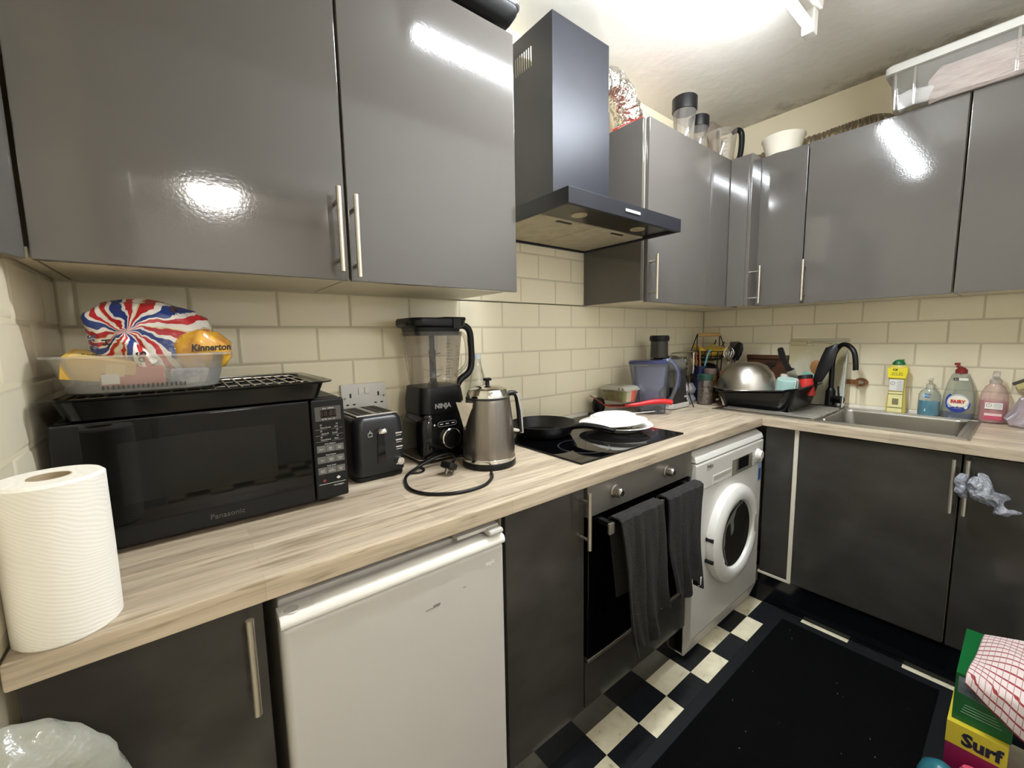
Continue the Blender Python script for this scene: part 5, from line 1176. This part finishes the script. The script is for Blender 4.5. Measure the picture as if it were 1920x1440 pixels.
# washing-up liquid
t = T('washing_up_bottle', 'large washing-up liquid bottle with a dark red cap and blue label', 'bottle', (-.052, -1.168, .9135))
fc = thin('dish_soap_clear', '#eef0ea', .20, .04, '#c4cbc2', .06)
mb = MB(); ob(mb, [(.045, 0), (.049, .004), (.051, .05), (.048, .10), (.038, .155), (.027, .19), (.018, .20)], .55, 1.0, cap1=False); O('bottle', mb, fc, t)
mb = MB(); ob(mb, [(.044, .003), (.0475, .006), (.0485, .028), (.03, .029)], .53, .98); O('liquid', mb, M('navy_liquid', '#1b2f78', .15, coat=.4), t)
mb = MB(); mb.lathe([(.019, .198), (.019, .212), (.012, .220)], seg=24); mb.xf = Matrix.Translation((0, .006, .224)) @ Matrix.Rotation(.5, 4, 'X'); mb.box(-.008, .008, -.020, .012, -.006, .006, .004); mb.xf = Matrix.Translation((0, .014, .238)); mb.box(-.006, .006, -.009, .009, -.006, .005, .003); O('cap', mb, M('cap_dark_red', '#7c2524', .35), t)
def ell(name, cy, cz, ry, rz, x, mat, a0=0, a1=2*PI, n=40, inner=0., bend=3.0):
    mb = MB(); p = lambda a, k: Vector((x+bend*(ry*k*math.cos(a)+cy)**2, cy+ry*k*math.cos(a), cz+rz*k*math.sin(a)))
    A = [p(a0+(a1-a0)*i/n, 1) for i in range(n+1)]; B = [p(a0+(a1-a0)*i/n, inner) for i in range(n+1)]
    mb.put(A+B, [(i, i+1, n+2+i, n+1+i) for i in range(n)]); return O(name, mb, mat, t)
ell('label_crescent', 0, .075, .038, .045, -.0292, M('label_royal', '#2a3f95', .35), PI*1.02, PI*2.28, inner=.55, bend=5)
ell('label_ring', 0, .073, .033, .036, -.0296, M('label_silver', '#b9bcc4', .3), inner=.0, bend=5); ell('label_oval', 0, .077, .030, .025, -.0302, M('label_cream', '#efe6d2', .4), bend=5)
ell('label_foot', 0, .058, .036, .022, -.0304, M('label_royal'), PI, 2*PI, inner=.0, bend=5)
text('lettering', 'FAIRY', .0195, M('dish_soap_red', '#c02a22', .4), (-.0318, 0, .077), YX, t, bold=.0007, sx=.86)
mb = MB(); mb.box(-.0328, -.0320, -.024, .018, .0545, .0560); mb.box(-.0328, -.0320, -.012, .012, .048, .0492); O('label_lines', mb, INKW, t)
mb = MB(); mb.prism([(-.030, .060), (-.020, .060), (-.020, .052), (-.025, .046), (-.030, .052)], 'x', -.0322, -.0314); O('label_shield', mb, WHITEP, t)
mb = MB(); mb.box(-.0215, -.0208, -.024, .004, .168, .178); O('neck_label', mb, WHITEP, t); mb = MB(); mb.box(-.0225, -.0218, .004, .020, .167, .179); O('neck_mark', mb, INKK, t)
text('lettering', '2x', .010, INKW, (-.0229, .012, .173), YX, t)
# pink bottle
t = T('pink_bottle', 'clear bottle of pink liquid soap with a trigger top, right of the washing-up liquid', 'bottle', (-.060, -1.268, .9135))
pk = thin('pink_clear', '#faf0ee', .16, .04, '#ecd6d2', .07)
mb = MB(); ob(mb, [(.037, 0), (.041, .005), (.041, .09), (.038, .12), (.028, .148), (.016, .160), (.015, .166)], .7, 1.0, cap1=False); O('bottle', mb, pk, t)
mb = MB(); ob(mb, [(.036, .003), (.0395, .008), (.0395, .092), (.02, .093)], .68, .98); O('liquid', mb, M('pink_soap', '#cf8f95', .2, coat=.4), t)
mb = MB(); mb.lathe([(.018, .162), (.018, .176), (.012, .182), (.008, .19)], seg=24); mb.prism([(-.045, .19), (.012, .186), (.016, .20), (.004, .212), (-.02, .208), (-.045, .198)], 'y', -.010, .010, bev=.003); O('pump', mb, thin('pump_milky', '#ece8e2', .4, .1, '#ded9d2'), t)
lb = lab('label', [(-.026, .058), (.022, .058), (.022, .084), (-.026, .084)], -.0300, WHITEP, t)
mb = MB(); mb.lathe([(.008, 0), (.008, .0006), (.0066, .0006), (.0066, 0)], (-.0309, .011, .073), 24, ax=(-1, 0, 0), cap0=False, cap1=False); mb.box(-.0316, -.0309, .0104, .0116, .071, .077); O('hazard_mark', mb, M('mark_pink', '#7d3b44', .5), lb)
mb = MB()
for k in range(4): mb.box(-.0312, -.0308, -.024, -.002, .063+k*.005, .0644+k*.005)
O('small_print', mb, INKG, lb)
lab('pale_band', [(-.026, .030), (.022, .030), (.022, .040), (-.026, .040)], -.0300, M('label_pink', '#e8c3c2', .4), t); lab('deep_pink_band', [(-.026, .014), (.022, .014), (.022, .029), (-.026, .029)], -.0300, M('label_deep_pink', '#c05066', .4), t)
# bag of rubbish film and scourer brush at the right edge
t = T('plastic_bag', 'crumpled pale purple clear bag on the worktop at the right edge', 'bag', (-.105, -1.375, WT1))
mb = MB(); mb.lathe([(.02, .0), (.058, .002), (.066, .03), (.055, .07), (.040, .105), (.015, .135), (.003, .14)], seg=44, sx=.8)
for v in mb.bm.verts: v.co += noise.noise_vector(v.co*30)*.014+noise.noise_vector(v.co*75)*.007
for v in mb.bm.verts: v.co.z = max(.0008, v.co.z)
O('film', mb, thin('purple_film', '#f2ecf2', .26, .08, '#d3c6d4', .16), t, ang=20)
t = T('sponge_brush', 'yellow and grey sponge scrubber sticking up behind the purple bag', 'scrubber', (-.035, -1.365, .915))
mb = MB(); mb.xf = Matrix.Translation((0, 0, .172)) @ Matrix.Rotation(-.55, 4, 'X'); mb.box(-.012, .012, -.05, .05, -.012, .012, .004); O('sponge', mb, M('sponge_cream', '#c9bd84', .9, bump=(300, .6)), t)
mb = MB(); mb.xf = Matrix.Translation((0, 0, .172)) @ Matrix.Rotation(-.55, 4, 'X'); mb.box(-.013, .013, -.053, .053, .010, .022, .004); O('scourer_pad', mb, M('scourer_grey', '#4b4a3e', .95), t)
mb = MB(); mb.tube([(0, -.02, 0), (0, -.012, .08), (0, 0, .160)], .007, 10); O('handle', mb, M('clear_handle', '#b9b2ad', .2), t)

# crumpled bag hung on the sink cabinet handle
t = T('hanging_bag', 'crumpled silver-white plastic bag hung on the right cabinet handle below the sink', 'bag', (-.625, -1.275, .755))
def sq(mb):
    for v in mb.bm.verts: v.co = Vector((v.co.x, .026+(v.co.y-.026)*.74, .02+(v.co.z-.02)*.86))
fm_ = thin('white_film', '#e9ecf2', .50, .12, '#b9bdc9', .16, bump=(90, .9))
mb = MB()
def hb(u, v):
    a = 2*PI*u; w = .010+.030*math.sin(PI*min(1, v*1.05))**.7
    p = Vector((-.022, .012-.055*v-.060*v**3, .072-.100*v-.018*v*v)); d = Vector((0, -.5, -.85)).normalized(); n = Vector((-1, 0, 0)); s = n.cross(d)
    q = p+s*(w*1.05*math.cos(a))+n*(w*.55*math.sin(a))
    return q+noise.noise_vector(q*34)*.017+noise.noise_vector(q*85)*.008
mb.sheet(hb, 40, 34, closed_u=True)
for v in mb.bm.verts: v.co.x = min(v.co.x, .018)
sq(mb); O('bag_film', mb, fm_, t, ang=20)
mb = MB(); mb.tube([(-.004, .030, .06), (-.028, .042, .045), (-.032, .042, .0), (-.012, .030, -.03)], lambda q: .008+.010*math.sin(PI*q), 12)
for v in mb.bm.verts: v.co += noise.noise_vector(v.co*60)*.008
sq(mb); O('bag_loop', mb, fm_, t, ang=20)
mb = MB(); mb.tube([(-.014, -.07, -.045), (-.016, -.10, -.052), (-.014, -.135, -.052)], lambda q: .024*(1-q)+.003, 14)
for v in mb.bm.verts: v.co += noise.noise_vector(v.co*60)*.010
for v in mb.bm.verts: v.co.x = min(v.co.x, .018)
sq(mb); O('bag_tail', mb, fm_, t, ang=20)

# ================================================================== on top of the wall cabinets
t = T('clear_jar', 'tallest clear blender cup with a black lid on the cabinet right of the hood', 'jar', (-.765, -.265, ZT), 0)
def topjar(t, r, h, lidh):
    mb = MB(); mb.lathe([(r*.72, 0), (r*.78, .005), (r*.92, h*.75), (r*.98, h)], seg=36, cap1=False); O('cup', mb, thin('blender_cup', '#f1efec', .10, .03, '#cfcac4', .10), t)
    mb = MB(); mb.lathe([(r, h-.012), (r*1.06, h-.008), (r*1.06, h+lidh), (r*.98, h+lidh+.004), (r*.5, h+lidh+.004)], seg=40); O('lid', mb, BLK, t)
topjar(t, .052, .165, .045)
t = T('clear_jar', 'shorter clear blender cup with a black lid, second from the hood', 'jar', (-.615, -.255, ZT)); topjar(t, .045, .140, .034)
t = T('clear_bin', 'clear rectangular plastic bin behind the black-handled jug', 'container', (-.337, -.144, ZT))
mb = MB(); mb.rings([rrect(0, 0, hx, hy, .015, 4, z) for hx, hy, z in ((.050, .055, 0), (.060, .065, .235), (.064, .069, .238), (.064, .069, .244))], cap1=False); O('bin_body', mb, thin('bin_clear', '#dcd2cc', .25, .06, '#a89e98', .06), t)
t = T('blender_jug', 'clear blender jug with a thick black handle on the corner cabinet', 'jug', (-.395, -.265, ZT), math.radians(-28))
mb = MB(); mb.lathe([(.050, 0), (.055, .01), (.066, .11), (.070, .165)], seg=36, cap1=False); O('jug_body', mb, thin('blender_cup'), t)
mb = MB(); mb.lathe([(.052, 0), (.055, .004), (.052, .014), (.02, .016)], seg=32); mb.lathe([(.022, .016), (.016, .04), (.008, .048)], seg=20); O('jug_base', mb, BLK, t)
mb = MB(); mb.tube([(.064, 0, .17), (.090, 0, .185), (.112, 0, .172), (.116, 0, .12), (.108, 0, .055), (.086, 0, .022), (.058, 0, .012)], lambda q: .011+.003*math.sin(PI*q), 12); O('handle', mb, BLK, t)
mb = MB()
for k in range(6): mb.tube([(.0685*math.cos(a), .0685*math.sin(a), .03+k*.02) for a in (-2.3, -2.15, -2.0, -1.85)], .0008, 5, sm=2)
mb.tube([(0, 0, .045), (0, 0, .13)], .004, 8, sm=1); O('jug_marks', mb, M('smoke_print', '#55504b', .4), t)
t = T('red_box', 'flat red packet lying on the cabinet right of the hood, behind its top edge', 'packet', (-.96, -.190, ZT), math.radians(3))
mb = MB(); mb.box(-.165, .270, -.085, .06, 0, .027, .003); O('packet', mb, M('red_card', '#a5312c', .4), t)
mb = MB(); mb.box(-.1655, -.165, -.05, .03, .006, .020); O('packet_print', mb, M('pale_print', '#caa69c', .5), t)
t = T('white_bowl', 'cream plastic bowl on the corner of the sink wall cabinets', 'bowl', (-.258, -.503, ZT))
mb = MB(); mb.lathe([(.06, 0), (.070, .004), (.088, .075), (.094, .083), (.094, .089), (.088, .087), (.082, .075), (.064, .008), (.01, .006)], seg=48); O('bowl_body', mb, M('cream_plastic', '#ddd6c6', .35), t)

# clear storage box
t = T('storage_box', 'long clear storage box of folded pink bedding on the sink wall cabinets', 'storage box', (-.215, -1.225, ZT))
sbx = thin('box_clear', '#f0efec', .17, .04, '#d8d5cf', .07); hx, hy = .165, .310
mb = MB(); mb.rings([rrect(0, 0, hx+d, hy+d, .02, 5, z) for d, z in ((-.018, .002), (-.012, .006), (0, .148))], cap1=False); O('box_body', mb, sbx, t)
mb = MB(); mb.rings([rrect(0, 0, hx+d, hy+d, .02, 5, z) for d, z in ((.001, .140), (.014, .140), (.014, .166), (.008, .172), (-.004, .172), (-.004, .148))], cap0=False, cap1=False); mb.box(-hx+.004, hx-.004, -hy+.004, hy-.004, .166, .171, .001); O('lid', mb, thin('lid_white', '#f3f2ee', .62, .15, '#e8e6e0', .06), t)
for y in (hy-.02, hy-.075, -.02, -hy+.06):
    mb = MB(); mb.xf = Matrix.Translation((-hx+.002, y, .075)) @ Matrix.Rotation(-.085, 4, 'Y'); mb.box(-.006, .004, -.004, .004, -.070, .066, .002); O('box_rib', mb, sbx, t)
bm_ = streak(M('pink_bedding', '#cbb4ae', .85, bump=(40, .9, .02), stretch=(1, .35, 2.2)), '#b9a29e', '#ddd0cc', (9, 4, 22), .35, .65)
t2 = T('folded_bedding', 'pale pink bedding folded inside the clear storage box', 'bedding', (-.205, -1.265, ZT+.008))
mb = MB(); mb.rings([rrect(0, 0, hx_, hy_, .03, 6, z) for hx_, hy_, z in ((.132, .235, 0), (.142, .250, .03), (.146, .245, .08), (.140, .21, .115), (.10, .15, .128))])
for v in mb.bm.verts: v.co += noise.noise_vector(v.co*18)*.008
O('bedding', mb, bm_, t2)
t2 = T('white_cloth', 'white cloth rolled at the left end inside the clear storage box', 'cloth', (-.24, -.975, ZT+.008))
mb = MB(); mb.tube([(-.085, .042, .032), (-.08, -.03, .045), (-.07, -.12, .028)], lambda q: .032-.010*q, 18)
for v in mb.bm.verts: v.co += noise.noise_vector(v.co*26)*.010
for v in mb.bm.verts: v.co.z = max(v.co.z, .001)
O('cloth', mb, M('white_cloth_fabric', '#e2e2e6', .8), t2)

# black grill on the left cabinets
t = T('table_grill', 'black lidded appliance lying on the wall cabinet left of the hood', 'grill', (-2.03, -.215, ZT))
mb = MB(); mb.rings([rrect(0, 0, hx, hy, .03, 6, z) for hx, hy, z in ((.150, .140, .006), (.168, .160, .02), (.180, .172, .040), (.182, .174, .052))]); O('grill_base', mb, BLKM, t)
mb = MB(); mb.rings([rrect(0, 0, hx, hy, .03, 6, z) for hx, hy, z in ((.183, .175, .050), (.186, .178, .054), (.186, .178, .062), (.182, .174, .066))]); O('seam_trim', mb, M('grill_trim', '#8e8e92', .25, .8), t)
mb = MB(); mb.rings([rrect(0, 0, hx, hy, .03, 6, z) for hx, hy, z in ((.182, .174, .064), (.184, .176, .085), (.165, .158, .112), (.12, .11, .122))]); O('grill_lid', mb, BLKG, t)
for sx in (-1, 1):
    for sy in (-1, 1):
        mb = MB(); mb.cyl((sx*.12, sy*.11, 0), (sx*.12, sy*.11, .010), .012); O('foot', mb, BLK, t)

# ================================================================== on the floor
t = T('floor_mat', 'large black floor mat with a rubber border on the checked vinyl', 'mat', (-1.5, -.98, 0))
mb = MB(); mb.box(-1.0, .900, -.300, .285, .0006, .006, .002); O('rubber_border', mb, M('rubber_border', '#131416', .6, spec=.3), t)
mb = MB(); mb.box(-.96, .858, -.258, .243, .0058, .009, .001); mt = M('mat_pile', '#060607', 1., spec=.1, bump=(500, .5, .004)); O('pile', mb, mt, t)
mb = MB(); rnd = random.Random(3)
for k in range(26):
    x, y, s = rnd.uniform(-.6, .85), rnd.uniform(-.25, .24), rnd.uniform(.0008, .002); mb.box(x-s, x+s, y-s, y+s*.5, .009, .0095+s*.5)
o = O('lint_specks', mb, M('lint', '#77726a', .9), t); o['kind'] = 'stuff'
# washing powder boxes and cloth
SB = Vector((-.925, -1.340, 0)); t = T('washing_powder_box', 'yellow and magenta washing powder box at the bottom of the pile on the floor', 'box', SB)
mb = MB(); mb.box(-.135, .13, -.056, .056, .001, .200, .0015); O('carton', mb, M('powder_magenta', '#8f1f4f', .35), t)
mb = MB(); mb.box(-.1358, .1308, -.0568, .0568, .135, .2008, .001); O('yellow_band', mb, M('powder_yellow', '#d8c338', .4), t)
text('lettering', 'Surf', .050, M('powder_navy', '#1a1f38', .4), (-.1362, -.010, .163), YX, t, bold=.0022, sx=.9)
mb = MB(); mb.box(-.1362, -.1357, -.05, .05, .02, .05); O('lower_print', mb, M('powder_purple', '#5b1a4d', .4), t)
GB = Vector((-.905, -1.346, .2008)); t = T('green_box', 'green box stacked on the washing powder box, under the checked cloth', 'box', GB, math.radians(0))
GR = M('box_green', '#12622f', .3)
mb = MB(); mb.box(-.138, .135, -.054, .056, .0005, .142, .0015); O('carton', mb, GR, t)
mb = MB(); mb.prism([(-.046, .070), (.050, .085), (.050, .132), (-.046, .128)], 'x', -.1388, -.138); O('picture_panel', mb, streak(M('box_picture', '#59626a', .4), '#2c3840', '#8b98a0', (30, 18, 18), .35, .65), t)
mb = MB()
for k in range(4): mb.box(-.1388, -.138, -.035+.004*k, .040-.002*k, .030+k*.008, .0312+k*.008)
O('text_lines', mb, M('green_box_print', '#9fc0a0', .5), t)
# checked tea towel: procedural red check
cm = M('red_check_cloth', '#e6d5d0', .9, bump=(400, .4, .003)); nt = cm.node_tree; Lk = nt.links.new; tc = N(nt, 'ShaderNodeTexCoord'); sp = N(nt, 'ShaderNodeSeparateXYZ'); Lk(tc.outputs['UV'], sp.inputs[0])
def stripes(o, sc, w):
    a = N(nt, 'ShaderNodeMath', _operation='MULTIPLY'); a.inputs[1].default_value = sc; Lk(o, a.inputs[0]); b_ = N(nt, 'ShaderNodeMath', _operation='FRACT'); Lk(a.outputs[0], b_.inputs[0])
    c = N(nt, 'ShaderNodeMath', _operation='LESS_THAN'); c.inputs[1].default_value = w; Lk(b_.outputs[0], c.inputs[0]); return c.outputs[0]
c1 = mixc(nt, stripes(sp.outputs[0], 13, .20), S('#e6d5d0'), S('#9c3a3c')); c2 = mixc(nt, stripes(sp.outputs[1], 17, .10), c1, S('#a8757a')); Lk(c2, bsdf(cm).inputs['Base Color'])
t = T('checked_cloth', 'white cloth with red check draped over the green box at the right edge', 'cloth', (-.92, -1.40, .343))
nu, nv = 46, 40; me = bpy.data.meshes.new('cloth'); vs, fs, uv = [], [], []
for j in range(nv):
    for i in range(nu):
        u, v = i/(nu-1), j/(nv-1)
        y = .092-.190*v; Lh = .012+.150*v; d = (Lh+.262)*u
        if d < Lh: x, z = -.147-.010*math.sin(PI*min(1, (Lh-d)*7)), .004-(Lh-d)
        else: x, z = -.141+(d-Lh), .007+.030*math.sin(PI*min(1, v*1.1))*min(1, (d-Lh)*12)
        q = Vector((x, y-.02*u, z)); a = .004 if d < Lh else .0055
        q.x += -abs(noise.noise(q*22))*a*2 if d < Lh else 0
        q.z += a*(1+math.sin(9*u+7*v)) if d >= Lh else 0
        vs.append(q); uv.append((u, v))
for j in range(nv-1):
    for i in range(nu-1): a = j*nu+i; fs.append((a, a+1, a+nu+1, a+nu))
me.from_pydata(vs, [], fs); ul = me.uv_layers.new(name='uv')
for lp in me.loops: ul.data[lp.index].uv = uv[lp.vertex_index]
for p in me.polygons: p.use_smooth = True
me.materials.append(cm); o = bpy.data.objects.new('cloth', me); COL.objects.link(o); o.parent = t
md = o.modifiers.new('thick', 'SOLIDIFY'); md.thickness = .004; md.offset = 1
# bottles at the foot of the boxes, cut by the frame
t = T('teal_bottle', 'teal bottle top at the bottom edge in front of the powder box', 'bottle', (-1.130, -1.285, 0))
mb = MB(); mb.lathe([(.040, 0), (.045, .006), (.046, .06), (.038, .088), (.018, .106), (.004, .110)], seg=36); O('bottle', mb, M('teal_plastic', '#2f6f7c', .3), t)
t = T('pink_pouch', 'pink pouch at the bottom edge leaning on the powder box', 'pouch', (-1.095, -1.350, 0))
mb = MB(); mb.lathe([(.030, 0), (.036, .01), (.034, .08), (.022, .112), (.004, .118)], seg=32, sy=1.25, sx=.8)
for v in mb.bm.verts: v.co += noise.noise_vector(v.co*30)*.005
O('pouch', mb, M('pink_film', '#d4506a', .35), t)

# white bin bag hanging at the left edge below the worktop
t = T('bin_bag', 'translucent white carrier bag hanging below the worktop at the bottom left corner', 'bag', (-2.866, -.672, .685))
mb = MB()
def bg(u, v):
    a = 2*PI*u; p_ = PI*(v-.5); c = math.cos(p_)**.8
    q = Vector((.092*math.cos(a)*c, .046*math.sin(a)*c, .186*math.sin(p_)))
    q = q+noise.noise_vector(q*20)*.009+noise.noise_vector(q*55)*.004
    q.x = max(q.x, -.012+.004*noise.noise(q*30)); return q
mb.sheet(bg, 48, 34, closed_u=True)
O('bag_film', mb, thin('milky_film', '#e9e8dc', .50, .18, '#c9c9bd', .07, bump=(30, .7)), t, ang=30)
